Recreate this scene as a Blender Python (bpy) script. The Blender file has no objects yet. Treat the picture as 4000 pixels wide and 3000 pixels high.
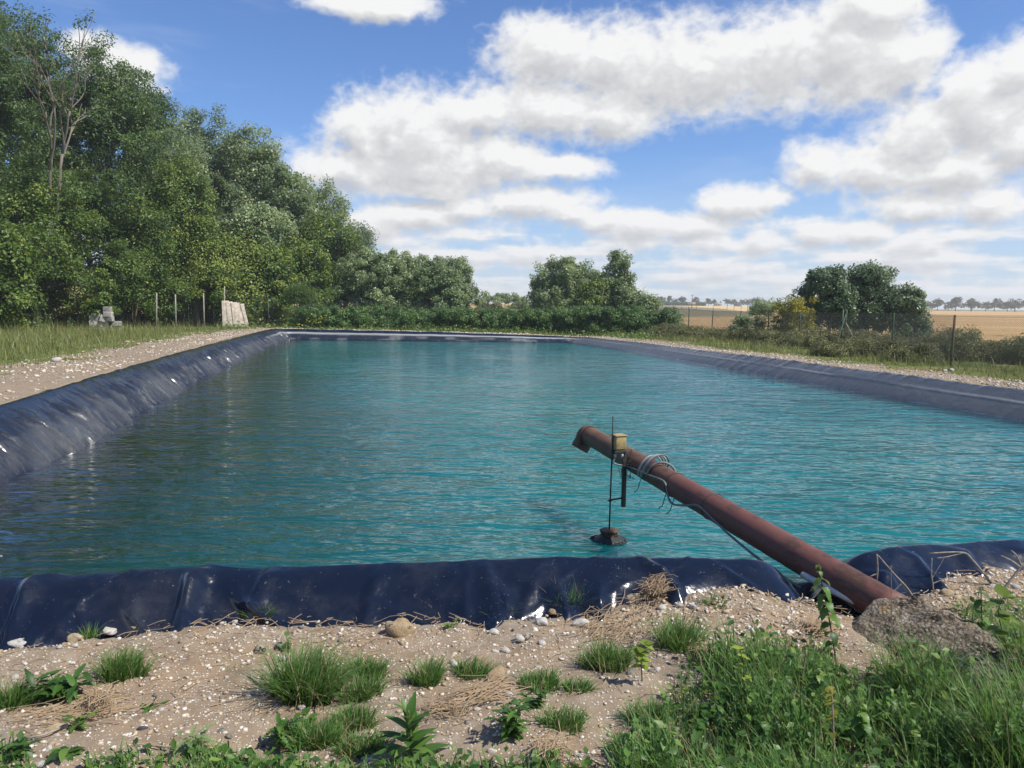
import bpy, math
import numpy as np
from mathutils import Vector, Matrix

S = bpy.context.scene
COL = S.collection

# ------------------------------------------------------------------ camera
CAM_H, F_PX, HOR, ROLL = 1.65, 3004.0, 1190.0, 0.010
PITCH = math.atan((1500 - HOR) / F_PX)
cam_d = bpy.data.cameras.new('camera')
cam_d.sensor_width = 36.0
cam_d.lens = 36.0 * F_PX / 4000.0
cam_d.clip_start, cam_d.clip_end = 0.05, 20000.0
cam = bpy.data.objects.new('camera', cam_d)
COL.objects.link(cam)
cam.matrix_world = (Matrix.Translation((0, 0, CAM_H)) @ Matrix.Rotation(math.radians(90) - PITCH, 4, 'X')
                    @ Matrix.Rotation(ROLL, 4, 'Z'))
S.camera = cam
S.render.resolution_x, S.render.resolution_y = 1024, 768

# ------------------------------------------------------------------ node helper
class NT:
    def __init__(self, tree):
        self.t = tree
        tree.nodes.clear()
    def n(self, kind, _out=0, _in=None, **kw):
        nd = self.t.nodes.new(kind)
        for k, v in kw.items():
            setattr(nd, k, v)
        for k, v in (_in or {}).items():
            self.put(nd.inputs[k], v)
        return nd
    def put(self, sock, v):
        if isinstance(v, bpy.types.NodeSocket):
            self.t.links.new(v, sock)
        elif isinstance(v, bpy.types.Node):
            self.t.links.new(v.outputs[0], sock)
        else:
            if hasattr(sock.default_value, '__len__') and len(sock.default_value) == 4 and len(v) == 3:
                v = tuple(v) + (1.0,)
            sock.default_value = v
    def m(self, op, a, b=None, c=None, clamp=False):
        nd = self.t.nodes.new('ShaderNodeMath')
        nd.operation, nd.use_clamp = op, clamp
        for i, v in enumerate((a, b, c)):
            if v is not None:
                self.put(nd.inputs[i], v)
        return nd.outputs[0]
    def vm(self, op, a, b=None, out=0):
        nd = self.t.nodes.new('ShaderNodeVectorMath')
        nd.operation = op
        for i, v in enumerate((a, b)):
            if v is not None:
                self.put(nd.inputs['Scale'] if (op == 'SCALE' and i == 1) else nd.inputs[i], v)
        return nd.outputs['Value'] if out == 'v' else nd.outputs[0]
    def ss(self, v, lo, hi, a=0.0, b=1.0):
        nd = self.t.nodes.new('ShaderNodeMapRange')
        nd.interpolation_type = 'SMOOTHSTEP'
        for i, x in enumerate((v, lo, hi, a, b)):
            self.put(nd.inputs[i], x)
        return nd.outputs[0]
    def noise(self, vec, scale, detail=4, rough=0.55, dist=0.0, out=0):
        nd = self.n('ShaderNodeTexNoise', _in={'Scale': scale, 'Detail': detail, 'Roughness': rough, 'Distortion': dist})
        if vec is not None:
            self.put(nd.inputs['Vector'], vec)
        return nd.outputs[out]
    def mix(self, f, a, b, blend='MIX'):
        nd = self.t.nodes.new('ShaderNodeMix')
        nd.data_type, nd.blend_type = 'RGBA', blend
        self.put(nd.inputs[0], f)
        self.put(nd.inputs[6], a)
        self.put(nd.inputs[7], b)
        return nd.outputs[2]
    def ramp(self, f, stops):
        nd = self.t.nodes.new('ShaderNodeValToRGB')
        el = nd.color_ramp.elements
        while len(el) < len(stops):
            el.new(0.5)
        for e, (p, c) in zip(el, stops):
            e.position, e.color = p, tuple(c) + (1.0,)
        self.put(nd.inputs[0], f)
        return nd.outputs[0]
    def attr(self, name, out='Fac'):
        return self.n('ShaderNodeAttribute', attribute_name=name).outputs[out]
    def pos(self):
        return self.n('ShaderNodeNewGeometry').outputs['Position']
    def scaled(self, vec, s):
        return self.vm('MULTIPLY', vec, s)

def new_mat(name):
    m = bpy.data.materials.new(name)
    m.use_nodes = True
    return m, NT(m.node_tree)

def finish(nt, shader, volume=None):
    o = nt.n('ShaderNodeOutputMaterial')
    if shader is not None:
        nt.put(o.inputs['Surface'], shader)
    if volume is not None:
        nt.put(o.inputs['Volume'], volume)

def bsdf(nt, color, rough=0.8, spec=0.3, metal=0.0, normal=None, **kw):
    d = {'Base Color': color, 'Roughness': rough, 'Specular IOR Level': spec, 'Metallic': metal}
    if normal is not None:
        d['Normal'] = normal
    d.update(kw)
    return nt.n('ShaderNodeBsdfPrincipled', _in=d).outputs[0]

def bump(nt, h, strength=1.0, dist=0.01, normal=None):
    nd = nt.n('ShaderNodeBump', _in={'Strength': strength, 'Distance': dist, 'Height': h})
    if normal is not None:
        nt.put(nd.inputs['Normal'], normal)
    return nd.outputs[0]

# ------------------------------------------------------------------ sky with cumulus clouds
SUN_AZ, SUN_EL = math.radians(112), math.radians(52)
W = bpy.data.worlds.new('World')
S.world = W
W.use_nodes = True
wn = NT(W.node_tree)
sky = wn.n('ShaderNodeTexSky', sky_type='NISHITA', sun_disc=False, sun_elevation=SUN_EL, sun_rotation=SUN_AZ,
           altitude=100.0, air_density=1.0, dust_density=0.35, ozone_density=3.0)
DIRV = wn.n('ShaderNodeTexCoord').outputs['Generated']
sx = wn.n('ShaderNodeSeparateXYZ', _in={0: DIRV})
AZ = wn.m('ARCTAN2', sx.outputs[0], sx.outputs[1])
HY = wn.m('SQRT', wn.m('ADD', wn.m('MULTIPLY', sx.outputs[0], sx.outputs[0]), wn.m('MULTIPLY', sx.outputs[1], sx.outputs[1])))
EL = wn.m('DIVIDE', sx.outputs[2], wn.m('MAXIMUM', HY, 0.001))
# cumulus heaps: azimuth, tan(elevation), half width, rise above, depth below
HEAPS = [(0.039, 0.31, 0.063, 0.039, 0.039), (0.125, 0.315, 0.084, 0.041, 0.061), (0.221, 0.305, 0.092, 0.043, 0.066), (0.317, 0.303, 0.086, 0.053, 0.07), (0.403, 0.305, 0.071, 0.056, 0.078), (0.456, 0.283, 0.041, 0.035, 0.041), (0.424, 0.347, 0.047, 0.03, 0.041), (-0.192, 0.225, 0.045, 0.039, 0.062), (-0.123, 0.223, 0.081, 0.045, 0.074), (-0.036, 0.242, 0.076, 0.039, 0.034), (0.04, 0.246, 0.081, 0.039, 0.034), (0.127, 0.242, 0.063, 0.034, 0.034), (-0.203, 0.169, 0.063, 0.028, 0.034), (-0.123, 0.178, 0.117, 0.034, 0.046), (-0.03, 0.18, 0.082, 0.029, 0.029), (0.047, 0.175, 0.058, 0.016, 0.014), (-0.123, 0.143, 0.082, 0.017, 0.014), (0.474, 0.205, 0.063, 0.04, 0.046), (0.536, 0.219, 0.058, 0.054, 0.059), (0.563, 0.249, 0.032, 0.033, 0.034), (0.385, 0.16, 0.049, 0.032, 0.021), (0.435, 0.157, 0.07, 0.031, 0.024), (0.518, 0.156, 0.076, 0.04, 0.028), (0.568, 0.167, 0.041, 0.048, 0.029), (0.282, 0.126, 0.038, 0.021, 0.022), (0.308, 0.136, 0.027, 0.011, 0.017), (0.018, 0.134, 0.071, 0.018, 0.023), (-0.053, 0.122, 0.047, 0.014, 0.015), (0.071, 0.117, 0.035, 0.014, 0.012), (-0.123, 0.109, 0.065, 0.016, 0.017), (-0.181, 0.096, 0.046, 0.017, 0.02), (0.165, 0.099, 0.068, 0.02, 0.02), (0.222, 0.099, 0.056, 0.017, 0.017), (0.106, 0.105, 0.035, 0.017, 0.015), (0.475, 0.113, 0.054, 0.021, 0.018), (0.538, 0.115, 0.047, 0.022, 0.023), (0.311, 0.075, 0.032, 0.016, 0.012), (0.374, 0.085, 0.035, 0.016, 0.014), (0.424, 0.084, 0.039, 0.015, 0.012), (-0.455, 0.269, 0.038, 0.025, 0.03), (-0.48, 0.278, 0.028, 0.02, 0.02), (-0.179, 0.369, 0.073, 0.016, 0.019), (0.311, 0.075, 0.030, 0.015, 0.012)]
# the same weather goes on over the rest of the sky
_r = np.random.default_rng(11)
for _k in range(10):
    _a = 0.95 + _r.random() * 4.3
    _a = _a - 2 * math.pi if _a > math.pi else _a
    _e = 0.12 + 0.5 * _r.random()
    HEAPS.append((_a, _e, 0.12 + 0.2 * _r.random(), 0.03 + 0.12 * _e, 0.03 + 0.12 * _e))

def cloud_density(az, el, detail):
    v = wn.n('ShaderNodeCombineXYZ', _in={0: az, 1: wn.m('MULTIPLY', el, 1.25), 2: 0.0}).outputs[0]
    near = wn.ss(EL, 0.04, 0.2, 0.35, 1.0)          # heaps look smaller towards the horizon
    wrp = wn.vm('SUBTRACT', wn.noise(v, 9.0, 4, 0.55, out=1), (0.5, 0.5, 0.5))
    k = wn.n('ShaderNodeCombineXYZ', _in={0: wn.m('MULTIPLY', near, 0.12), 1: wn.m('MULTIPLY', near, 0.05), 2: 0.0}).outputs[0]
    v2 = wn.n('ShaderNodeVectorMath', operation='MULTIPLY_ADD', _in={0: wrp, 1: k, 2: wn.n('ShaderNodeCombineXYZ', _in={0: az, 1: el, 2: 0.0}).outputs[0]}).outputs[0]
    acc = None
    for (a, e, ra, ru, rd) in HEAPS:
        ix, iy, e0 = 1.0 / (ra * 1.2), 2.0 / ((ru + rd) * 1.18), e + (ru - rd) / 2
        d = wn.n('ShaderNodeVectorMath', operation='MULTIPLY_ADD', _in={0: v2, 1: (ix, iy, 0.0), 2: (-a * ix, -e0 * iy, 0.0)}).outputs[0]
        d = wn.vm('LENGTH', d, out='v')
        acc = d if acc is None else wn.m('SMOOTH_MIN', acc, d, 0.12)
    acc = wn.m('SUBTRACT', 1.0, acc)
    # shelf of small flat clouds towards the horizon
    q = wn.n('ShaderNodeCombineXYZ', _in={0: az, 1: wn.m('POWER', wn.m('MAXIMUM', el, 0.001), 0.6), 2: 3.7}).outputs[0]
    sh = wn.noise(wn.vm('MULTIPLY', q, (1.0, 2.6, 1.0)), 9.5, 3, 0.5)
    shelf = wn.m('MULTIPLY', wn.m('SUBTRACT', sh, 0.42), 3.2)
    shelf = wn.m('ADD', wn.m('MULTIPLY', wn.m('ADD', shelf, 0.9), wn.ss(el, 0.15, 0.07)), -0.9)
    acc = wn.m('SMOOTH_MAX', acc, shelf, 0.15)
    # billows: folded noise gives the cauliflower edge
    n0 = wn.noise(v, 14.0, 3, 0.5)
    acc = wn.m('MULTIPLY_ADD', wn.m('SUBTRACT', n0, 0.5), 0.85, acc)
    n1 = wn.m('ABSOLUTE', wn.m('SUBTRACT', wn.noise(v, 30.0, detail, 0.52), 0.5))
    acc = wn.m('MULTIPLY_ADD', n1, -1.3, acc)
    return wn.m('ADD', acc, 0.12)

D0 = cloud_density(AZ, EL, 8)
DA = wn.ss(EL, 0.03, 0.2, 0.004, 0.010)
DE = wn.ss(EL, 0.03, 0.2, 0.008, 0.024)
D1 = cloud_density(wn.m('ADD', AZ, DA), wn.m('ADD', EL, DE), 3)
wisp = wn.noise(wn.n('ShaderNodeCombineXYZ', _in={0: AZ, 1: wn.m('MULTIPLY', EL, 1.25), 2: 1.0}).outputs[0], 70.0, 5, 0.6)
DW = wn.m('MULTIPLY_ADD', wn.m('SUBTRACT', wisp, 0.5), 0.40, D0)
alpha = wn.ss(DW, -0.24, 0.50)
alpha = wn.m('MULTIPLY', alpha, wn.ss(EL, -0.005, 0.01))
lit = wn.m('MULTIPLY_ADD', wn.m('SUBTRACT', D0, D1), 0.58, 0.70)
lit = wn.m('SUBTRACT', lit, wn.ss(D1, 0.25, 0.95, 0.0, 0.34), clamp=True)
lit = wn.m('MULTIPLY_ADD', wn.m('SUBTRACT', 1.0, alpha), 0.15, lit, clamp=True)
c_col = wn.ramp(lit, [(0.0, (5.0, 5.1, 5.35)), (0.3, (6.0, 6.1, 6.25)), (0.6, (7.0, 7.05, 7.15)), (0.9, (8.4, 8.4, 8.4))])
# distance whitens the lowest clouds, thin veil between them
low = wn.ss(EL, 0.13, 0.0)
c_col = wn.mix(wn.m('MULTIPLY', low, 0.5), c_col, (6.0, 6.6, 7.5))
s_col = wn.mix(1.0, sky.outputs[0], (0.82, 1.03, 1.36), 'MULTIPLY')
s_col = wn.mix(wn.ss(EL, 0.20, 0.02, 0.0, 0.6), s_col, (4.6, 5.8, 7.5))
veil = wn.noise(wn.n('ShaderNodeCombineXYZ', _in={0: AZ, 1: wn.m('MULTIPLY', EL, 5.0), 2: 9.0}).outputs[0], 3.0, 4, 0.6)
s_col = wn.mix(wn.ss(veil, 0.52, 0.80, 0.0, 0.22), s_col, (6.8, 7.3, 8.0))
w_col = wn.mix(alpha, s_col, c_col)
bg = wn.n('ShaderNodeBackground', _in={'Color': w_col, 'Strength': 0.090})
wo = wn.n('ShaderNodeOutputWorld', _in={'Surface': bg.outputs[0]})
W.cycles.sampling_method = 'MANUAL'
W.cycles.sample_map_resolution = 512

sun_d = bpy.data.lights.new('sun', 'SUN')
sun_d.energy, sun_d.angle, sun_d.color = 4.9, math.radians(0.53), (1.0, 0.95, 0.87)
sun = bpy.data.objects.new('sun', sun_d)
COL.objects.link(sun)
SUNV = Vector((math.sin(SUN_AZ) * math.cos(SUN_EL), math.cos(SUN_AZ) * math.cos(SUN_EL), math.sin(SUN_EL)))
sun.rotation_euler = SUNV.to_track_quat('Z', 'Y').to_euler()
sun.location = (0, 0, 60)

S.view_settings.view_transform = 'Standard'
S.view_settings.look = 'None'
S.view_settings.exposure = 0.3
S.view_settings.gamma = 1.0
S.view_settings.use_curve_mapping = False
S.render.engine = 'CYCLES'
S.cycles.max_bounces = 6
S.cycles.diffuse_bounces = 3
S.cycles.glossy_bounces = 3
S.cycles.transmission_bounces = 4
S.cycles.transparent_max_bounces = 6
S.cycles.volume_bounces = 1
S.cycles.caustics_reflective = False
S.cycles.caustics_refractive = False

# ------------------------------------------------------------------ where a sight line meets a height or a distance
def ray(px, py):
    u, v = px - 2000.0, 1500.0 - py
    cr, sr = math.cos(ROLL), math.sin(ROLL)
    x, z = (u * cr - v * sr) / F_PX, (u * sr + v * cr) / F_PX
    c, s = math.cos(PITCH), math.sin(PITCH)
    return np.array([x, c + z * s, -s + z * c])
def at(px, py, z=0.0):
    r = ray(px, py)
    t = (z - CAM_H) / r[2]
    return np.array([r[0] * t, r[1] * t, z])
def atd(px, py, d):
    r = ray(px, py)
    t = d / r[1]
    return np.array([r[0] * t, d, CAM_H + r[2] * t])

# ------------------------------------------------------------------ noise in numpy
def _hash(i, j, seed):
    h = (i.astype(np.int64) * 374761393 + j.astype(np.int64) * 668265263 + seed * 974634533) & 0x7fffffff
    h = ((h ^ (h >> 13)) * 1274126177) & 0x7fffffff
    return ((h ^ (h >> 16)) & 0xffff) / 65535.0
def vn(x, y, seed=0):
    x, y = np.asarray(x, float), np.asarray(y, float)
    x, y = np.broadcast_arrays(x, y)
    i, j = np.floor(x), np.floor(y)
    u, v = x - i, y - j
    u, v = u * u * u * (u * (6 * u - 15) + 10), v * v * v * (v * (6 * v - 15) + 10)
    a, b, c, d = _hash(i, j, seed), _hash(i + 1, j, seed), _hash(i, j + 1, seed), _hash(i + 1, j + 1, seed)
    return a + (b - a) * u + (c - a) * v + (a - b - c + d) * u * v
def fbm(x, y, oct=4, seed=0, g=0.5):
    t, a, n = 0.0, 1.0, 0.0
    for k in range(oct):
        t = t + a * (vn(np.asarray(x) * 2 ** k, np.asarray(y) * 2 ** k, seed + k * 17) - 0.5)
        n += a
        a *= g
    return t / n * 2
def sstep(x, a, b):
    t = np.clip((np.asarray(x, float) - a) / (b - a), 0, 1)
    return t * t * (3 - 2 * t)

# ------------------------------------------------------------------ meshes
def mesh(name, V, F, mat=None, smooth=False, attrs=None):
    me = bpy.data.meshes.new(name)
    V = np.asarray(V, np.float32).reshape(-1, 3)
    Fs = F if isinstance(F, list) else [F]
    Fs = [np.asarray(f, np.int32) for f in Fs if len(f)]
    me.vertices.add(len(V))
    me.vertices.foreach_set('co', V.ravel())
    nl = sum(f.size for f in Fs)
    npoly = sum(len(f) for f in Fs)
    me.loops.add(nl)
    me.loops.foreach_set('vertex_index', np.concatenate([f.ravel() for f in Fs]))
    me.polygons.add(npoly)
    st, o = [], 0
    for f in Fs:
        st.append(o + np.arange(len(f)) * f.shape[1])
        o += f.size
    me.polygons.foreach_set('loop_start', np.concatenate(st).astype(np.int32))
    if smooth:
        me.polygons.foreach_set('use_smooth', np.ones(npoly, bool))
    me.update(calc_edges=True)
    for k, a in (attrs or {}).items():
        at_ = me.attributes.new(k, 'FLOAT', 'POINT')
        at_.data.foreach_set('value', np.asarray(a, np.float32))
    if mat is not None:
        me.materials.append(mat)
    return me

def link(name, data, parent=None, loc=None, rot=None, scale=None):
    o = bpy.data.objects.new(name, data)
    COL.objects.link(o)
    if parent is not None:
        o.parent = parent
    if loc is not None:
        o.location = loc
    if rot is not None:
        o.rotation_euler = rot
    if scale is not None:
        o.scale = scale
    return o

def thing(name, label, cat, loc=(0, 0, 0), rot=None, group=None, data=None):
    o = link(name, data, loc=loc, rot=rot)
    o['label'], o['category'] = label, cat
    if group:
        o['group'] = group
    return o
def structure(name, me):
    o = link(name, me)
    o['kind'] = 'structure'
    return o
def stuff(name, me, label, cat, parent=None):
    o = link(name, me, parent)
    o['kind'] = 'stuff'
    if parent is None:
        o['label'], o['category'] = label, cat
    return o

class MB:
    """collects triangles and quads with a tint per vertex; becomes ONE mesh"""
    def __init__(self):
        self.V, self.F3, self.F4, self.T, self.n = [], [], [], [], 0
    def add(self, V, F, tint=0.5):
        V = np.asarray(V, float).reshape(-1, 3)
        F = np.asarray(F, int)
        (self.F3 if F.shape[1] == 3 else self.F4).append(F + self.n)
        self.V.append(V)
        self.T.append(np.broadcast_to(np.asarray(tint, float), (len(V),)))
        self.n += len(V)
        return self
    def mesh(self, name, mat, smooth=False):
        F = [np.concatenate(x) for x in (self.F3, self.F4) if x]
        return mesh(name, np.concatenate(self.V), F, mat, smooth, {'tint': np.concatenate(self.T)})

def grid_faces(n, m, wrap=False):
    i, j = np.meshgrid(np.arange(n if wrap else n - 1), np.arange(m - 1), indexing='ij')
    a = i * m + j
    b = ((i + 1) % n) * m + j
    return np.stack([a, b, b + 1, a + 1], -1).reshape(-1, 4)

def tube(P, R, k=6, cap=True):
    P = np.asarray(P, float)
    n = len(P)
    R = np.broadcast_to(np.asarray(R, float), (n,))
    T = np.gradient(P, axis=0)
    T /= np.linalg.norm(T, axis=1)[:, None] + 1e-9
    up = np.array([0, 0, 1.0]) if abs(T[0, 2]) < 0.8 else np.array([1.0, 0, 0])
    A = np.zeros_like(P)
    for i in range(n):
        a = up - T[i] * np.dot(up, T[i])
        a /= np.linalg.norm(a) + 1e-9
        A[i] = a
        up = a
    B = np.cross(T, A)
    th = np.arange(k) / k * 2 * math.pi
    V = (P[:, None, :] + R[:, None, None] * (np.cos(th)[None, :, None] * A[:, None, :] + np.sin(th)[None, :, None] * B[:, None, :])).reshape(-1, 3)
    F = []
    for i in range(n - 1):
        for j in range(k):
            F.append((i * k + j, i * k + (j + 1) % k, (i + 1) * k + (j + 1) % k, (i + 1) * k + j))
    F = np.array(F)
    if cap:
        V = np.concatenate([V, P[:1], P[-1:]])
        c0, c1 = n * k, n * k + 1
        F = np.concatenate([F, np.array([(c0, (j + 1) % k, j, c0) for j in range(k)]), np.array([(c1, (n - 1) * k + j, (n - 1) * k + (j + 1) % k, c1) for j in range(k)])])
        tri = F[-2 * k:, :3]
        return V, F[:-2 * k], tri
    return V, F, None
def add_tube(mb, P, R, k=6, tint=0.5, cap=True):
    V, F, T = tube(P, R, k, cap)
    base = mb.n
    mb.add(V, F, tint)
    if T is not None:
        mb.F3.append(T + base)
    return mb

def box(cx, cy, cz, sx, sy, sz, bev=0.0):
    x, y, z = sx / 2, sy / 2, sz / 2
    if bev <= 0:
        V = np.array([(a * x, b * y, c * z) for c in (-1, 1) for b in (-1, 1) for a in (-1, 1)]) + (cx, cy, cz)
        F = np.array([(0, 2, 3, 1), (4, 5, 7, 6), (0, 1, 5, 4), (2, 6, 7, 3), (0, 4, 6, 2), (1, 3, 7, 5)])
        return V, F
    import bmesh
    bm = bmesh.new()
    bmesh.ops.create_cube(bm, size=1.0)
    for v in bm.verts:
        v.co = (v.co.x * sx, v.co.y * sy, v.co.z * sz)
    bmesh.ops.bevel(bm, geom=list(bm.edges), offset=bev, segments=2, affect='EDGES', profile=0.6)
    bmesh.ops.triangulate(bm, faces=bm.faces[:])
    V = np.array([v.co[:] for v in bm.verts]) + (cx, cy, cz)
    F = np.array([[v.index for v in f.verts] for f in bm.faces])
    bm.free()
    return V, F

def rotz(V, a):
    c, s = math.cos(a), math.sin(a)
    V = np.asarray(V, float)
    return np.stack([V[:, 0] * c - V[:, 1] * s, V[:, 0] * s + V[:, 1] * c, V[:, 2]], 1)
# ------------------------------------------------------------------ the rim of the reservoir
ZW = -0.45
RIM = [  # x, y, crest height, inset of the waterline, side (0 near, 1 right, 2 far, 3 left)
    (-5.6, 3.5, .20, .6, 0), (-2.7, 3.95, .20, .6, 0), (-2.35, 4.04, .2, .6, 0), (-1.97, 4.13, .2, .6, 0), (-1.42, 4.17, .2, .6, 0),
    (-0.86, 4.23, .2, .6, 0), (0.01, 4.31, .2, .6, 0), (1.04, 4.31, .2, .6, 0), (1.48, 4.33, .2, .6, 0), (2.07, 4.45, .2, .6, 0),
    (2.53, 4.61, .2, .6, 0), (3.27, 4.77, .2, .6, 0), (5.5, 5.0, .18, .6, 0), (9.0, 5.4, .12, .6, 0), (12.0, 5.8, .05, .65, 0),
    (12.55, 6.4, .02, .65, 1), (11.4, 10.8, .02, .65, 1), (10.31, 15.39, .02, .65, 1), (9.45, 19.3, .03, .65, 1), (8.34, 25.03, -.01, .65, 1), (6.15, 37.08, -.12, .6, 1), (4.1, 43.6, -.14, .6, 1),
    (3.3, 44.2, -.13, .6, 2), (-2.97, 44.27, .03, .7, 2), (-7.38, 44.3, .10, .7, 2), (-12.9, 44.6, .13, .72, 2),
    (-13.5, 44.0, .15, .75, 3), (-13.35, 42.6, .17, .75, 3), (-11.23, 30.62, .17, .75, 3), (-8.85, 18.79, .19, .75, 3), (-7.45, 12.96, .23, .78, 3), (-6.94, 10.33, .21, .8, 3), (-6.2, 6.0, .2, .75, 3), (-5.85, 3.9, .2, .65, 3)]
RIM = np.array(RIM)
_q = np.concatenate([RIM, RIM[:1]])
_len = np.concatenate([[0], np.cumsum(np.hypot(*(np.diff(_q[:, :2], axis=0).T)))])
PER = _len[-1]
_ss = np.arange(0, PER, 0.05)
def _gs(a, sig):
    k = int(3 * sig / 0.05)
    w = np.exp(-0.5 * (np.arange(-k, k + 1) * 0.05 / sig) ** 2)
    w /= w.sum()
    return np.convolve(np.concatenate([a[-k:], a, a[:k]]), w, 'valid')
_ci = [np.interp(_ss, _len, _q[:, k]) for k in range(4)]
_cx, _cy, _cz, _ci_ = _gs(_ci[0], .28), _gs(_ci[1], .28), _gs(_ci[2], .5), _gs(_ci[3], .5)
_tx, _ty = np.gradient(_gs(_cx, .5)), np.gradient(_gs(_cy, .5))
_tx[0], _ty[0], _tx[-1], _ty[-1] = _tx[1], _ty[1], _tx[-2], _ty[-2]
_ang = np.unwrap(np.arctan2(_ty, _tx))
_big = np.maximum.accumulate(_ang)
S_NR, S_FR, S_FL, S_NL = (_len[14] + .4, _len[21] + .4, _len[25] + .4, _len[33] + .2)
def rim(s):
    s = np.asarray(s, float) % PER
    g = lambda a: np.interp(s, _ss, a)
    a = g(_ang)
    return g(_cx), g(_cy), g(_cz), g(_ci_), np.sin(a), -np.cos(a), g(_big)
def side_w(s, w=0.6):
    """weights of near, right, far, left side at arc length s"""
    s = np.asarray(s, float) % PER
    e = lambda x: sstep(s, x - w, x + w)
    n, r, f = 1 - e(S_NR), e(S_NR) - e(S_FR), e(S_FR) - e(S_FL)
    l = e(S_FL) - e(S_NL)
    return n + e(S_NL), r, f, l
_st = np.arange(0, PER, 0.4)
_sx, _sy, _sz, _si, _snx, _sny, _ = rim(_st)
_sn = side_w(_st)[0]
def rim_dist(x, y):
    """signed distance outside the rim and arc length of the nearest rim point"""
    x, y = np.asarray(x, float).ravel(), np.asarray(y, float).ravel()
    o, k = np.empty(len(x)), np.empty(len(x), int)
    for a in range(0, len(x), 20000):
        dx, dy = x[a:a + 20000, None] - _sx, y[a:a + 20000, None] - _sy
        d = dx * dx + dy * dy
        kk = d.argmin(1)
        ii = np.arange(len(kk))
        sg = np.sign(dx[ii, kk] * _snx[kk] + dy[ii, kk] * _sny[kk])
        o[a:a + 20000], k[a:a + 20000] = np.sqrt(d[ii, kk]) * sg, kk
    return o, k
def rise(x, y):
    d = np.hypot(x, y)
    az = np.asarray(x) / np.maximum(np.abs(y), 1.0)
    return sstep(d, 150, 480) * (2.0 - 1.5 * sstep(az, .25, .6)) * (np.asarray(y) > 0)
def bumps(x, y):
    d = np.hypot(x, np.asarray(y) - 3.0)
    near = 1 - sstep(d, 4.5, 9)
    far = (1 - near) * (1 - sstep(d, 60, 120))
    return near * (fbm(x * 1.3, y * 1.3, 3, 5) * .045 + fbm(x * 7, y * 7, 3, 9) * .020 + fbm(x * 38, y * 38, 2, 13) * .008) \
        + far * (fbm(x * .35, y * .35, 4, 21) * .10 + fbm(x * 2.2, y * 2.2, 2, 25) * .03)
def ground_z(x, y):
    x, y = np.atleast_1d(np.asarray(x, float)), np.atleast_1d(np.asarray(y, float))
    o, k = rim_dist(x, y)
    base = (_sz[k] - .03) * (1 - _sn[k]) * (1 - sstep(o, 0, 12))
    heap = _sn[k] * mound(x, o) * .105 * np.exp(-((o - .30) / .34) ** 2) - _sn[k] * .05 * sstep(-x, 1.3, 2.6) * np.exp(-((o - .35) / .4) ** 2)
    return base + heap + bumps(x, y) * np.where(_sn[k] > .5, 1, .35 + .65 * sstep(o, .3, 3)) + rise(x, y)
def mound(x, o):
    """spoil heaped over the foot of the sheet, either side of the pipe"""
    return np.maximum(np.exp(-((x - 1.05) / .62) ** 2), .9 * sstep(x, 2.0, 2.5)) * (1 - .6 * np.exp(-((x - 1.85) / .22) ** 2))
def gz(x, y):
    return float(ground_z([x], [y])[0])
def atg(px, py, lift=0.0):
    p = at(px, py, 0.0)
    for _ in range(4):
        p = at(px, py, gz(p[0], p[1]) + lift)
    return p

# ------------------------------------------------------------------ ground materials
def gravel_material():
    m, t = new_mat('gravelly_soil')
    p = t.pos()
    big = t.noise(p, 1.1, 5, .6)
    mid = t.noise(p, 9.0, 5, .65)
    fine = t.noise(p, 70.0, 4, .7)
    c = t.ramp(mid, [(.25, (.172, .128, .086)), (.5, (.258, .204, .146)), (.75, (.35, .295, .222))])
    c = t.mix(t.m('MULTIPLY', t.ss(big, .42, .66), .6), c, (.285, .195, .118))
    vor = t.n('ShaderNodeTexVoronoi', _in={'Vector': t.vm('ADD', p, t.vm('SCALE', t.noise(p, 90.0, 3, .6, out=1), .016)), 'Scale': 85.0, 'Randomness': 1.0})
    pick = t.n('ShaderNodeSeparateColor', _in={0: vor.outputs['Color']})
    chip = t.m('MULTIPLY', t.ss(vor.outputs['Distance'], .46, .34), t.ss(pick.outputs[0], .66, .74))
    cc = t.ramp(pick.outputs[2], [(0, (.46, .36, .24)), (.5, (.60, .52, .41)), (1, (.70, .66, .60))])
    c = t.mix(chip, c, cc)
    c = t.mix(t.m('MULTIPLY', fine, .25), c, (.17, .115, .07))
    h = t.m('ADD', t.m('MULTIPLY', fine, .5), t.m('MULTIPLY', chip, .8))
    finish(t, bsdf(t, c, .95, .15, normal=bump(t, h, .8, .012)))
    return m
def turf_material():
    m, t = new_mat('turf_soil')
    p = t.pos()
    n1, n2 = t.noise(p, .6, 5, .6), t.noise(p, 6.0, 6, .7)
    c = t.ramp(n2, [(.3, (.060, .085, .020)), (.55, (.115, .140, .036)), (.75, (.19, .175, .065))])
    c = t.mix(t.ss(n1, .5, .68), c, (.20, .16, .07))
    finish(t, bsdf(t, c, .95, .1, normal=bump(t, n2, .8, .05)))
    return m
def field_material(name, a, b, sc):
    m, t = new_mat(name)
    p = t.pos()
    rows = t.noise(t.scaled(p, (1.0, .05, 1.0)), sc, 4, .6)
    big = t.noise(t.scaled(p, (.5, 1.6, 1.0)), .05, 5, .6)
    c = t.mix(rows, a, b)
    c = t.mix(t.m('MULTIPLY', t.ss(big, .45, .7), .55), c, tuple(1.35 * x for x in b))
    finish(t, bsdf(t, c, .95, .1))
    return m
M_GRAVEL = gravel_material()
M_TURF = turf_material()

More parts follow.
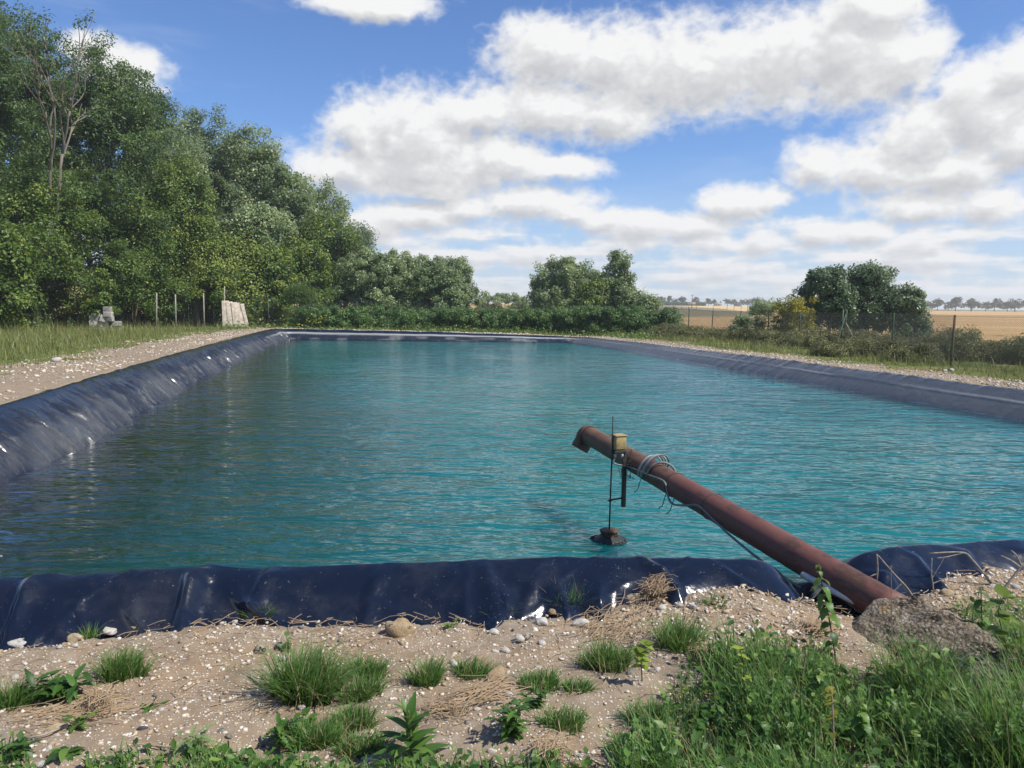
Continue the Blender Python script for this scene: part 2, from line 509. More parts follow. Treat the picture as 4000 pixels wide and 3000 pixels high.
# ------------------------------------------------------------------ ground: one sheet from the rim to the horizon
_s1 = np.arange(0, PER, .14)
_fine = np.arange(_len[1] - .25, _len[11] + .6, .03)
_s1 = np.sort(np.concatenate([_s1[(_s1 < _fine[0]) | (_s1 > _fine[-1])], _fine]))
_off = [-.10]
while _off[-1] < 2.3:
    _off.append(_off[-1] + .03)
_d = .035
while _off[-1] < 6000:
    _off.append(_off[-1] + _d)
    _d *= 1.13
_off = np.array(_off)
gx, gy, gzc, _, gnx, gny, gbig = rim(_s1)
bnx, bny = np.sin(gbig), -np.cos(gbig)
wgt = sstep(_off, .5, 3)[None, :]
NX = gnx[:, None] * (1 - wgt) + bnx[:, None] * wgt
NY = gny[:, None] * (1 - wgt) + bny[:, None] * wgt
X = gx[:, None] + NX * _off[None, :]
Y = gy[:, None] + NY * _off[None, :]
Z = ground_z(X.ravel(), Y.ravel()).reshape(X.shape)
sn_, sr_, sf_, sl_ = side_w(_s1)
tuck = (.42 - .20 * mound(gx, 0)) * sn_ + .22 * (1 - sn_)
Z -= (1 - sstep(_off[None, :], tuck[:, None] - .16, tuck[:, None] + .02)) * .35
V = np.stack([X, Y, Z], -1).reshape(-1, 3)
F = grid_faces(len(_s1), len(_off), wrap=True)
cx_, cy_ = V[F, 0].mean(1), V[F, 1].mean(1)
_oc = np.broadcast_to(_off[None, :], X.shape).reshape(-1)[F].mean(1)
_sc = np.broadcast_to(_s1[:, None], X.shape).reshape(-1)[F[:, 0]]
a, b, c, d = side_w(_sc)
gw = a * 3.6 + b * 1.75 + c * 1.3 + d * (4.0 - 2.3 * sstep(-_sc, -S_NL, -S_FL))
is_g = _oc < gw * (1 + .8 * fbm(cx_ * .8, cy_ * .8, 4, 31))
def sub(V, F):
    u, inv = np.unique(F, return_inverse=True)
    return V[u], inv.reshape(F.shape)
Vg, Fg = sub(V, F[is_g][:, ::-1])
gravel_bank = structure('gravel_bank', mesh('gravel_bank', Vg, Fg, M_GRAVEL, True))
Vt, Ft = sub(V, F[~is_g][:, ::-1])
ground = structure('ground', mesh('ground', Vt, Ft, M_TURF, True))

def in_poly(x, y, poly):
    poly = np.asarray(poly, float)
    ins = np.zeros(np.shape(x), bool)
    j = len(poly) - 1
    for i in range(len(poly)):
        xi, yi, xj, yj = *poly[i], *poly[j]
        cnd = ((yi > y) != (yj > y)) & (x < (xj - xi) * (y - yi) / (yj - yi + 1e-12) + xi)
        ins ^= cnd
        j = i
    return ins

# fields laid over the plain beyond the fence
_az = np.linspace(-1.2, 1.65, 420)
_rr = np.geomspace(16, 640, 190)
A_, R_ = np.meshgrid(_az, _rr, indexing='ij')
fx, fy = R_ * np.sin(A_), R_ * np.cos(A_)
fz = rise(fx, fy) + bumps(fx, fy) + .05
FV = np.stack([fx, fy, fz], -1).reshape(-1, 3)
FF = grid_faces(len(_az), len(_rr))
qx, qy = FV[FF, 0].mean(1), FV[FF, 1].mean(1)
p_all = [(17.5, -40), (17.5, 26), (18.5, 36), (16, 50), (8, 60), (-30, 80), (-120, 130), (-420, 300), (-420, 900), (900, 900), (900, -40)]
all_f = in_poly(qx, qy, p_all) & (np.hypot(qx, qy) < 560)
def g2(px, d):
    r = ray(px, 1190)
    return (r[0] / r[1] * d, d)
p_cloud_shadow = [g2(2350, 120), g2(2640, 120), g2(2860, 128), g2(3010, 165), g2(2960, 210), g2(2800, 300), g2(2600, 420), g2(2350, 430)]
p_pale = [g2(2000, 330), g2(2600, 421), g2(2800, 301), g2(2960, 211), g2(3010, 166), g2(3200, 200), g2(3420, 330), g2(3420, 620), g2(1600, 620)]
is_cloud_shadow = all_f & in_poly(qx, qy, p_cloud_shadow)
is_pal = all_f & ~is_cloud_shadow & in_poly(qx, qy, p_pale)
for nm, msk, mt in (('stubble_field', all_f & ~is_cloud_shadow & ~is_pal, field_material('stubble', (.33, .20, .085), (.47, .32, .155), 4.0)),
                    ('cloud_shadow_strip', is_cloud_shadow, field_material('cloud_shaded_stubble', (.17, .14, .082), (.215, .185, .11), 3.0)),  # cloud shadow across the field, painted as a darker strip
                    ('wheat_field', is_pal, field_material('ripe_wheat', (.46, .33, .14), (.54, .41, .20), 3.0))):
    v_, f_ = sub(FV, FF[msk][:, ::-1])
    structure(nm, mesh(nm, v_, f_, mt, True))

# ------------------------------------------------------------------ pond liner: a draped sheet
def liner_material():
    m, t = new_mat('black_plastic_sheet')
    p = t.pos()
    dust_n = t.noise(p, 2.2, 6, .68)
    speck = t.noise(p, 48.0, 4, .75)
    scratch = t.noise(t.scaled(p, (1.0, .35, .6)), 9.0, 6, .7, 1.5)
    silt_glint = t.attr('silt_glint')  # also carries crease reflections painted as pale colour
    c = t.mix(t.m('MULTIPLY', t.ss(dust_n, .45, .75), .14), (.0050, .0080, .0175), (.17, .16, .14))
    c = t.mix(t.m('MULTIPLY', t.ss(speck, .60, .74), t.m('MULTIPLY', t.ss(scratch, .46, .64), .62)), c, (.30, .28, .25))
    c = t.mix(t.m('MULTIPLY', silt_glint, .9), c, (.36, .37, .35))
    r = t.m('ADD', t.m('MULTIPLY_ADD', t.ss(dust_n, .35, .75), .16, .13), t.m('MULTIPLY', silt_glint, .5))
    h = t.m('ADD', t.noise(p, 6.0, 3, .5), t.m('MULTIPLY', t.noise(p, 40.0, 3, .5), .10))
    finish(t, bsdf(t, c, r, .58, normal=bump(t, h, .5, .022)))
    return m
M_LINER = liner_material()
def ridged(n, k=3.0):
    return (1 - np.abs(2 * n - 1)) ** k
ls = np.concatenate([np.arange(_len[1] - .4, _len[11] + .7, .016), np.arange(_len[11] + .7, S_NR - .3, .08), np.arange(S_NR - .3, S_FR + .3, .04),
                     np.arange(S_FR + .3, S_FL - .3, .05), np.arange(S_FL - .3, S_NL - 2.0, .024), np.arange(S_NL - 2.0, PER + _len[1] - .4, .1)])
x0, y0, zc, ins, nx, ny, _ = rim(ls)
wn_, wr_, wf_, wl_ = side_w(ls)
M_ = 96
u = np.linspace(-1, 1, M_)          # -1 outer tuck, 0 crest, +1 below water
# outer run: distance out and drop; inner run: distance in and drop
ou = np.clip(-u, 0, 1)[None, :]
iu = np.clip(u, 0, 1)[None, :]
out_w = (wn_ * .60 + (1 - wn_) * .48)[:, None]
out_d = (wn_ * .40 + (1 - wn_) * .26)[:, None]
pw = (wn_ * 1.38 + (1 - wn_) * 1.9)[:, None]
o_out = ou * out_w
z_out = -out_d * ou ** pw
full_in = ins[:, None] + 1.6        # beyond the waterline the slope goes on under water
drop_w = (zc - ZW)[:, None]
r_in = iu ** 1.25 * full_in
tt = r_in / ins[:, None]
z_in = -drop_w * np.where(tt < 1, 1 - (1 - np.minimum(tt, 1)) ** 1.0 * (1 + .55 * np.minimum(tt, 1)) / 1.0, 1 + (tt - 1) * 1.25)
z_in = np.where(tt < 1, -drop_w * (.55 * tt ** 1.9 + .45 * tt), z_in)
O = o_out - r_in
ZL = zc[:, None] + z_out + z_in
# folds
v_in = np.minimum(tt, 2.2)
sL = ls[:, None]
dL = np.zeros_like(O)
inn = sstep(u, -.05, .12)[None, :]
# left: long pinched pleats running down to the water, slightly aslant
pl = ridged(vn(sL * 2.9 + v_in * .8, v_in * .6 + 3, 41), 9.0) * .066 + ridged(vn(sL * 5.7 + v_in * 1.3, v_in * .8, 43), 7) * .036 + ridged(vn(sL * 4.1 - v_in * .7, v_in * .5 + 8, 42), 10) * .030
pl = 1.25 * pl * sstep(v_in, .0, .75) + fbm(sL * .55, v_in * 1.1, 2, 47) * .045 * sstep(v_in, 0, .4)
pl += ridged(vn(sL * 1.7 + O * 2.0, O * 3.0, 44), 4) * .016
dL += wl_[:, None] * pl
# right: finer creases, a long crease along the slope
pr = ridged(vn(sL * 3.1 - v_in * 1.2, v_in * .6, 51), 7) * .020 + ridged(vn(sL * 7 - v_in * 2.2, v_in, 53), 6) * .011
pr *= .45 + .9 * sstep(vn(sL * .16, 0.3, 54), .35, .7) + .8 * np.exp(-((v_in - .08) / .12) ** 2)
pr += np.exp(-((v_in - .52 - .03 * fbm(sL * .25, 1.0, 2, 55)) / .035) ** 2) * .016
pr += fbm(sL * .5, v_in * 1.5, 2, 57) * .02
dL += wr_[:, None] * pr
# far: one sharp horizontal crease, puckers towards its right end
pf = np.exp(-((v_in - .50 - .02 * fbm(sL * .3, 2.0, 2, 61)) / .045) ** 2) * .028
pk = sstep(vn(sL * .22, .5, 66), .45, .7) + .8 * sstep(-(sL - S_FR), -5.5, -1.0)
pf += ridged(vn(sL * 3.4 + v_in * .6, v_in * .5, 63), 5) * .035 * pk * sstep(v_in, .3, .9)
pf += fbm(sL * .9, v_in * 1.5, 3, 65) * .035
dL += wf_[:, None] * pf
# near: broad sagging folds and puckers where the sheet is tucked under the gravel
wx = sL + fbm(sL * .7, O * 1.6, 2, 71) * .55
wo = O + fbm(sL * .6 + 7, O * 1.2, 2, 73) * .25
pn = fbm(wx * .85 + wo * 1.1, wo * 2.0, 2, 75) * .040 * (.35 + .65 * sstep(np.abs(O - .12), .0, .2))
pn += ridged(vn(wx * 2.3 + wo * 2.6, wo * 1.6 + 4, 76), 5) * .012
foot = sstep(O, .10, .34)
pn += foot * (ridged(vn(wx * 2.7 + wo * .9, wo * .8, 78), 2.6) * .062 + ridged(vn(wx * 6.1 - wo * 1.5, wo * 1.3, 80), 3) * .022 - .02)
pn += fbm(wx * 4, wo * 6, 2, 81) * .004
# the long creases one can follow across the sheet: sight line, height, half width
FOLDS = [([(-150, 2400), (150, 2335), (400, 2258)], .035, .045), ([(300, 2490), (560, 2375), (760, 2290), (1030, 2210)], .055, .055), ([(600, 2400), (720, 2320), (880, 2262)], .028, .04), ([(-100, 2310), (220, 2272), (430, 2248)], .025, .03), ([(860, 2400), (950, 2330), (1120, 2240)], .03, .06),
         ([(1230, 2450), (1320, 2360), (1430, 2300), (1590, 2245)], .045, .045), ([(1450, 2430), (1540, 2350), (1640, 2335), (1700, 2380), (1735, 2440)], .035, .03), ([(1765, 2420), (1768, 2320), (1850, 2232)], .03, .025), ([(1790, 2180), (1870, 2245), (1945, 2310)], .05, .045), ([(1960, 2330), (2070, 2270), (2250, 2236), (2440, 2262)], .05, .05),
         ([(2080, 2410), (2190, 2340), (2310, 2305), (2420, 2350)], .045, .035), ([(2360, 2186), (2460, 2228), (2590, 2280)], .04, .035), ([(2480, 2195), (2600, 2255), (2720, 2325)], .035, .03), ([(2740, 2186), (2840, 2250), (2910, 2290)], .035, .03), ([(1560, 2200), (1700, 2240), (1800, 2270)], .02, .04),
         ([(3260, 2165), (3400, 2240), (3560, 2330)], .045, .035), ([(3380, 2150), (3550, 2220), (3690, 2300)], .04, .035), ([(3540, 2135), (3750, 2205), (3900, 2280)], .04, .04), ([(3800, 2180), (3710, 2250), (3690, 2310)], .035, .03), ([(3750, 2115), (3900, 2160), (4050, 2240)], .04, .05)]
def on_sheet(px, py):
    z = .1
    for _ in range(5):
        p = at(px, py, z)
        o_, k_ = rim_dist([p[0]], [p[1]])
        z = .2 - .40 * max(0, min(1, o_[0] / .60)) ** 1.15
    return float(_st[k_[0]]) if _st[k_[0]] < PER / 2 else float(_st[k_[0]] - PER), float(o_[0]), p
sW = np.where(sL > PER / 2, sL - PER, sL)
for kf, (pts_f, amp, wid) in enumerate(FOLDS):
    amp = amp * (2.5 if kf in (0, 1, 2, 3, 4, 12) else 1.0)
    q_ = [on_sheet(*p_)[2] for p_ in pts_f]
    # arc length measured along the rim from the projected point, kept continuous
    Qx = np.array([p_[0] for p_ in q_])
    sx_tab = np.arange(_len[1] - 2.0, _len[12], .05)
    cxt = rim(sx_tab)[0]
    Qs = np.interp(Qx, cxt, sx_tab)
    Qo = np.array([rim_dist([p_[0]], [p_[1]])[0][0] for p_ in q_])
    best, sg_ = np.full(O.shape, 9.0), np.zeros(O.shape)
    for (s0, o0, s1, o1) in zip(Qs[:-1], Qo[:-1], Qs[1:], Qo[1:]):
        ds, do_ = s1 - s0, o1 - o0
        tq = np.clip(((sL - s0) * ds + (O - o0) * do_) / (ds * ds + do_ * do_), 0, 1)
        ex, ey = sL - s0 - tq * ds, O - o0 - tq * do_
        dd = np.hypot(ex, ey)
        nearer = dd < best
        best = np.where(nearer, dd, best)
        sg_ = np.where(nearer, np.sign(ex * do_ - ey * ds), sg_)
    w_ = np.where(sg_ > 0, wid * .55, wid * 1.5)
    pn = pn + amp * .42 * np.exp(-(best / w_) ** 2) * (.25 + .75 * sstep(O, .02, .14))
dL += wn_[:, None] * pn
# profile normals
Pt = np.stack([np.gradient(O, axis=1), np.gradient(ZL, axis=1)], -1)
Pt /= np.linalg.norm(Pt, axis=-1, keepdims=True) + 1e-9
no, nz = Pt[..., 1], -Pt[..., 0]
flip = np.sign(nz)[...]
no, nz = no * np.where(nz < 0, -1, 1), np.abs(nz)
O2, Z2 = O + no * dL, ZL + nz * dL
_xr = x0[:, None] + nx[:, None] * O
Z2 = Z2 - wn_[:, None] * .27 * np.exp(-((_xr - 1.78 - .30 * O) / .20) ** 2) * (1 - sstep(-O, .3, .8)) * sstep(Z2, -.1, .1)
under = sstep(v_in, 1.02, 1.2) * inn
LX, LY = x0[:, None] + nx[:, None] * O2, y0[:, None] + ny[:, None] * O2
band = sstep(v_in, .56, .66) * (1 - sstep(v_in, .92, 1.02))
silt_glint = wf_[:, None] * (np.exp(-((v_in - .50 - .02 * fbm(sL * .3, 2.0, 2, 61)) / .07) ** 2) * 1.3 + band * (.04 + .35 * sstep(vn(sL * 1.3, v_in * 4, 68), .45, .9)))  # stripe paints the crease's sky reflection; the band below is dried mud
silt_glint += wr_[:, None] * (np.exp(-((v_in - .52 - .03 * fbm(sL * .25, 1.0, 2, 55)) / .028) ** 2) * .6 * sstep(vn(sL * .4, .7, 69), .2, .5) + .24 + band * .10)
silt_glint += wl_[:, None] * (.03 + .11 * np.clip(pl / .06, 0, 1) ** 1.5 * sstep(v_in, .1, .6) + band * .04 + np.exp(-((v_in - .55) / .04) ** 2) * .8 * sstep(sL, S_FL + 9.0, S_FL + 1.5))
silt_glint = np.clip(silt_glint, 0, 1) * inn
LV = np.stack([LX, LY, Z2], -1).reshape(-1, 3)
LF = grid_faces(len(ls), M_, wrap=True)[:, ::-1]
# the bottom of the basin
k0 = len(LV)
bx, by = LX[:, -1], LY[:, -1]
bot = np.stack([bx * .7 + bx.mean() * .3, by * .7 + by.mean() * .3, np.full(len(bx), -3.0)], -1)
ctr = np.array([[bx.mean(), by.mean(), -3.0]])
n_ = len(ls)
i_ = np.arange(n_)
LF2 = np.stack([i_ * M_ + M_ - 1, k0 + i_, k0 + (i_ + 1) % n_, ((i_ + 1) % n_) * M_ + M_ - 1], -1)[:, ::-1]
LF3 = np.stack([k0 + i_, np.full(n_, k0 + n_), k0 + (i_ + 1) % n_], -1)[:, ::-1]
lme = mesh('pond_liner', np.concatenate([LV, bot, ctr]), [LF, LF2, LF3], M_LINER, True, {'silt_glint': np.concatenate([silt_glint.ravel(), np.zeros(n_ + 1)])})
pond_liner = thing('pond_liner', 'dark navy plastic liner sheet draped in folds over the rim of the reservoir', 'pond liner', data=lme)

# ------------------------------------------------------------------ water
def water_material():
    m, t = new_mat('pond_water')
    p = t.pos()
    q = t.n('ShaderNodeMapping', _in={0: p, 'Rotation': (0, 0, .22), 'Scale': (1.0, 2.0, 1.0)}).outputs[0]
    n1 = t.noise(q, 1.25, 2, .45, .5)
    n2 = t.noise(q, 3.6, 2, .5, .4)
    n3 = t.noise(t.n('ShaderNodeMapping', _in={0: p, 'Rotation': (0, 0, -.30), 'Scale': (1.0, 1.8, 1.0)}).outputs[0], 10.5, 3, .55, .3)
    patch = t.ss(t.noise(p, .16, 3, .5), .35, .65)
    h = t.m('MULTIPLY_ADD', n1, 1.3, t.m('MULTIPLY_ADD', n2, .50, t.m('MULTIPLY', n3, t.m('MULTIPLY_ADD', patch, .06, .04))))
    n0 = t.noise(t.n('ShaderNodeMapping', _in={0: p, 'Rotation': (0, 0, .10), 'Scale': (.55, 1.5, 1.0)}).outputs[0], 1.0, 3, .6, .5)
    lee = t.ss(t.n('ShaderNodeSeparateXYZ', _in={0: p}).outputs[0], -7.5, -.5, .38, 1.0)
    gust = t.m('MULTIPLY', lee, t.ss(t.noise(p, .14, 4, .6), .30, .70, .55, 1.35))
    h = t.m('MULTIPLY', t.m('MULTIPLY_ADD', n0, 1.5, h), gust)
    nb = bump(t, h, 1.0, .088)
    deep = t.attr('deep')  # water depth, plus the trees' reflection painted in on the left side
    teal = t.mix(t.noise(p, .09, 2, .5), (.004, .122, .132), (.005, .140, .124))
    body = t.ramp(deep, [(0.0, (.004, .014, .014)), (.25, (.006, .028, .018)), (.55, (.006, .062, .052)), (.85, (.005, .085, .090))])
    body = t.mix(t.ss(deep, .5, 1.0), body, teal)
    opaque = bsdf(t, body, .045, 1.0, normal=nb, IOR=1.333, **{'Subsurface Weight': 1.0, 'Subsurface Radius': (.9, 1.6, 1.6), 'Subsurface Scale': 1.0})
    glo = t.n('ShaderNodeBsdfGlossy', _in={'Color': (1, 1, 1), 'Roughness': .07, 'Normal': nb}).outputs[0]
    fr = t.n('ShaderNodeFresnel', _in={'IOR': 1.333, 'Normal': nb}).outputs[0]
    clear = t.n('ShaderNodeMixShader', _in={0: fr, 1: t.n('ShaderNodeBsdfTransparent', _in={0: (.16, .26, .34)}).outputs[0], 2: glo}).outputs[0]
    for nd in t.t.nodes:
        if nd.type == 'BSDF_PRINCIPLED':
            nd.subsurface_method = 'BURLEY'
    finish(t, t.n('ShaderNodeMixShader', _in={0: t.ss(deep, .0, .30, .35, 1.0), 1: clear, 2: opaque}).outputs[0])
    return m
M_WATER = water_material()
wx_, wy_ = np.arange(-16, 14.01, .22), np.arange(2.6, 46.01, .22)
WXg, WYg = np.meshgrid(wx_, wy_, indexing='ij')
wo_, wk_ = rim_dist(WXg.ravel(), WYg.ravel())
deep = np.clip(-wo_ - _si[wk_], -1, 50)
WF = grid_faces(len(wx_), len(wy_))
keep = (wo_[WF] < -.08).all(1)
wv, wf = sub(np.stack([WXg.ravel(), WYg.ravel(), np.full(WXg.size, ZW)], -1), WF[keep][:, ::-1])
_u = np.unique(WF[keep])
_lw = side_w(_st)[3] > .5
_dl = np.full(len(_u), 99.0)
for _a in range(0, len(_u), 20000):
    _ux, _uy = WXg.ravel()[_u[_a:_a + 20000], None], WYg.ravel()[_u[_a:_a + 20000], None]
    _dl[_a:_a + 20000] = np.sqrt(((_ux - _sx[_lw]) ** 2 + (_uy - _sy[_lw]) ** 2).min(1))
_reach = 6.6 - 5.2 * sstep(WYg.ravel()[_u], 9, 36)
depth_reflection_v = np.minimum(np.clip(deep[_u] / 1.3, 0, 1), np.clip((_dl - .8) / _reach, 0, 1))  # left side darkened: the trees' reflection painted in along with the shallows
me_w = mesh('water', wv, wf, M_WATER, True, {'deep': depth_reflection_v})
water = structure('water', me_w)
# ------------------------------------------------------------------ plants
LEAF_GAIN = {'yellow_leaf': 1.1, 'young_leaf': 1.05, 'dry_straw': .92, 'grass_blade': 1.75, 'meadow_blade': 1.5, 'dark_leaf': 3.3, 'shrub_leaf': 2.9, 'poplar_leaf': 2.6, 'far_leaf': 1.5, 'bramble_leaf': 2.5, 'weed_leaf': 1.5}
def leaf_material(name, dark, mid, light, under, trans=.32, rough=.45, spec=.35):
    g = LEAF_GAIN.get(name, 2.05)
    dark, mid, light, under = [tuple(min(.6, x * g) for x in c) for c in (dark, mid, light, under)]
    m, t = new_mat(name)
    tint = t.attr('tint')
    p = t.pos()
    v = t.m('ADD', tint, t.m('MULTIPLY', t.m('SUBTRACT', t.noise(p, 1.1, 2, .5), .5), .35), clamp=True)
    c = t.ramp(v, [(.12, dark), (.5, mid), (.88, light)])
    back = t.n('ShaderNodeNewGeometry').outputs['Backfacing']
    c = t.mix(t.m('MULTIPLY', back, .75), c, under)
    d = bsdf(t, c, rough, spec)
    tr = t.n('ShaderNodeBsdfTranslucent', _in={'Color': t.mix(.5, c, light)}).outputs[0]
    finish(t, t.n('ShaderNodeMixShader', _in={0: trans, 1: d, 2: tr}).outputs[0])
    return m
def bark_material(name, a, b):
    m, t = new_mat(name)
    p = t.pos()
    n = t.noise(t.scaled(p, (1, 1, .25)), 14.0, 5, .65)
    finish(t, bsdf(t, t.mix(n, a, b), .9, .15, normal=bump(t, n, .7, .02)))
    return m
L_ASH = leaf_material('ash_leaf', (.014, .032, .007), (.034, .066, .014), (.090, .120, .028), (.070, .100, .055))
L_FIELD_MAPLE = leaf_material('maple_leaf', (.013, .030, .006), (.040, .074, .012), (.120, .145, .026), (.085, .115, .045))
L_POPLAR = leaf_material('poplar_leaf', (.022, .038, .014), (.060, .088, .032), (.150, .175, .080), (.18, .205, .13), trans=.40, rough=.38, spec=.5)
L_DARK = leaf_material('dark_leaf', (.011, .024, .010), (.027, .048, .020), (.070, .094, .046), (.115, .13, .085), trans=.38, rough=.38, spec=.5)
L_YELLOW = leaf_material('yellow_leaf', (.10, .11, .015), (.24, .22, .022), (.42, .36, .03), (.30, .27, .06))
L_BRAMBLE = leaf_material('bramble_leaf', (.014, .032, .010), (.034, .066, .016), (.095, .14, .034), (.10, .125, .07))
L_SHRUB = leaf_material('shrub_leaf', (.026, .030, .010), (.060, .062, .022), (.125, .118, .042), (.085, .085, .045), trans=.22)
L_FAR = leaf_material('far_leaf', (.018, .036, .016), (.040, .066, .028), (.085, .115, .050), (.06, .08, .04))
L_GRASS = leaf_material('grass_blade', (.022, .058, .010), (.052, .122, .020), (.135, .190, .045), (.065, .125, .030), trans=.35, rough=.5)
L_MEADOW = leaf_material('meadow_blade', (.045, .068, .014), (.105, .130, .030), (.26, .235, .085), (.115, .135, .04), trans=.35)
L_WEED = leaf_material('weed_leaf', (.016, .045, .010), (.045, .105, .018), (.140, .210, .040), (.085, .130, .050), trans=.35)
L_LIME = leaf_material('young_leaf', (.10, .16, .02), (.20, .29, .035), (.38, .42, .06), (.24, .30, .09), trans=.45)
L_STRAW = leaf_material('dry_straw', (.20, .125, .065), (.36, .255, .145), (.52, .40, .25), (.34, .24, .14), trans=.10, rough=.7)
BARK = bark_material('grey_bark', (.07, .06, .05), (.20, .175, .14))
BARK_PALE = bark_material('pale_bark', (.12, .10, .078), (.27, .235, .19))
BARK_DARK = bark_material('dark_bark', (.03, .025, .02), (.085, .07, .055))

def unit(v):
    return v / (np.linalg.norm(v, axis=-1, keepdims=True) + 1e-9)

def leaves(rng, P, N, size, tint, width=.6, droop=.25, jit=.55):
    """folded two-triangle leaves at P facing roughly N"""
    n = len(P)
    N = unit(N + rng.normal(0, jit, (n, 3)))
    D = unit(np.cross(N, rng.normal(0, 1, (n, 3))))
    D[:, 2] -= droop
    D = unit(D)
    Sd = unit(np.cross(D, N))
    N = np.cross(Sd, D)
    L = (size * (.65 + .7 * rng.random(n)))[:, None]
    Wd = L * width * .5
    b = P - D * L * .5
    mid = b + D * L * .45 + N * L * .10
    V = np.stack([b, mid + Sd * Wd, b + D * L, mid - Sd * Wd], 1).reshape(-1, 3)
    k = np.arange(n)[:, None] * 4
    F = np.concatenate([k + [[0, 1, 2]], k + [[0, 2, 3]]])
    return V, F, np.repeat(tint, 4)

def foliage(rng, blobs, n_clump, per, size, rad, tint=.45, tvar=.16, width=.6, shell=.62, squash=.8, jit=.55, droop=.25, low=-.55):
    """clumps of leaves spread over overlapping lobes"""
    B = np.asarray(blobs, float)
    w = (B[:, 3] * B[:, 4] * B[:, 5]) ** .667
    bi = rng.choice(len(B), n_clump, p=w / w.sum())
    d = unit(rng.normal(0, 1, (n_clump * 6, 3)))
    d = d[d[:, 2] > low][:n_clump]
    r = shell + (1.06 - shell) * rng.random(n_clump) ** .7
    r = r * (1 + .13 * rng.normal(0, 1, n_clump))
    C = B[bi, :3] + d * B[bi, 3:6] * r[:, None]
    ct = tint + rng.normal(0, tvar, n_clump)
    cr_ = rad * (.6 + .8 * rng.random(n_clump))
    m = n_clump * per
    ci = np.repeat(np.arange(n_clump), per)
    q = unit(rng.normal(0, 1, (m, 3))) * (rng.random(m) ** .45)[:, None]
    P = C[ci] + q * cr_[ci, None] * (1, 1, squash)
    N = unit(q * .7 + d[ci] * .6 + (0, 0, .55))
    return P, N, np.clip(ct[ci] + rng.normal(0, .10, m), 0, 1), C

def crown_mesh(name, rng, blobs, n_clump, per, size, rad, mat, **kw):
    lw = kw.pop('width', .6)
    jit, droop = kw.get('jit', .55), kw.get('droop', .25)
    P, N, T, C = foliage(rng, blobs, n_clump, per, size, rad, **kw)
    V, F, T = leaves(rng, P, N, size, T, lw, droop, jit)
    return mesh(name, V, F, mat, False, {'tint': T}), C

def limb(rng, a, b, sag=.12, n=6):
    t = np.linspace(0, 1, n)[:, None]
    a, b = np.asarray(a, float), np.asarray(b, float)
    P = a + (b - a) * t
    P += np.sin(t * math.pi) * rng.normal(0, sag, 3) * np.linalg.norm(b - a) * .5
    P[:, 2] += (np.sin(t * math.pi) * .10 * np.linalg.norm(b - a))[:, 0]
    return P

def trunk_mesh(name, rng, h, r, C, mat, n_limb=9, lean=(0, 0), stems=1, twig=0):
    mb = MB()
    for s in range(stems):
        a = rng.random() * 6.28
        off = np.array([math.cos(a), math.sin(a), 0]) * (.25 * (stems > 1))
        top = np.array([lean[0], lean[1], h]) + off * (3 if stems > 1 else 0)
        P = limb(rng, off * .6, top, .05, 8)
        add_tube(mb, P, np.linspace(r, r * .25, 8) * (1 + .35 * np.exp(-np.arange(8) * 1.5)), 7)
        far = C[rng.permutation(len(C))[:n_limb]]
        for c in far:
            t = np.clip(c[2] / h * .75, .18, .92)
            i = t * 7
            k = int(i)
            st = P[k] + (P[min(k + 1, 7)] - P[k]) * (i - k)
            rr = r * (1 - t * .75) * .5
            Q = limb(rng, st, c, .12)
            add_tube(mb, Q, np.linspace(rr, max(.012, rr * .2), 6), 5)
            for _ in range(twig):
                j = rng.integers(2, 6)
                e = Q[j] + unit(rng.normal(0, 1, 3) + (0, 0, .4)) * np.linalg.norm(c - st) * .3
                add_tube(mb, limb(rng, Q[j], e, .15, 4), np.linspace(rr * .3 + .008, .008, 4), 4)
    return mb.mesh(name, mat, True)

def tree(name, label, cat, loc, blobs, n_clump, per, size, rad, lmat, bmat, seed, trunk=(3.0, .15), group=None, n_limb=9, stems=1, twig=0, **kw):
    rng = np.random.default_rng(seed)
    t = thing(name, label, cat, loc, group=group)
    cm, C = crown_mesh('crown', rng, blobs, n_clump, per, size, rad, lmat, **kw)
    link('crown', cm, t)
    link('trunk', trunk_mesh('trunk', rng, trunk[0], trunk[1], C, bmat, n_limb, stems=stems, twig=twig), t)
    return t

def lobes(rng, w, h0, h1, n, dep=None, top=1.0):
    """an uneven stack of lobes filling a crown of width w between heights h0 and h1"""
    dep = dep or w
    H = h1 - h0
    out = [(0, 0, h0 + H * .45, w * .36, dep * .36, H * .42)]
    for _ in range(n):
        z = h0 + H * (.12 + .78 * rng.random())
        f = (z - h0) / H
        rr = (1 - max(0, f - .30) * 1.15 * top) * .31
        a = rng.random() * 6.28
        s = .22 + .16 * rng.random()
        zz = min(z, h1 - H * s * .62)
        out.append((math.cos(a) * w * rr, math.sin(a) * dep * rr, zz, w * s * .8, dep * s * .8, H * s * .62))
    return out

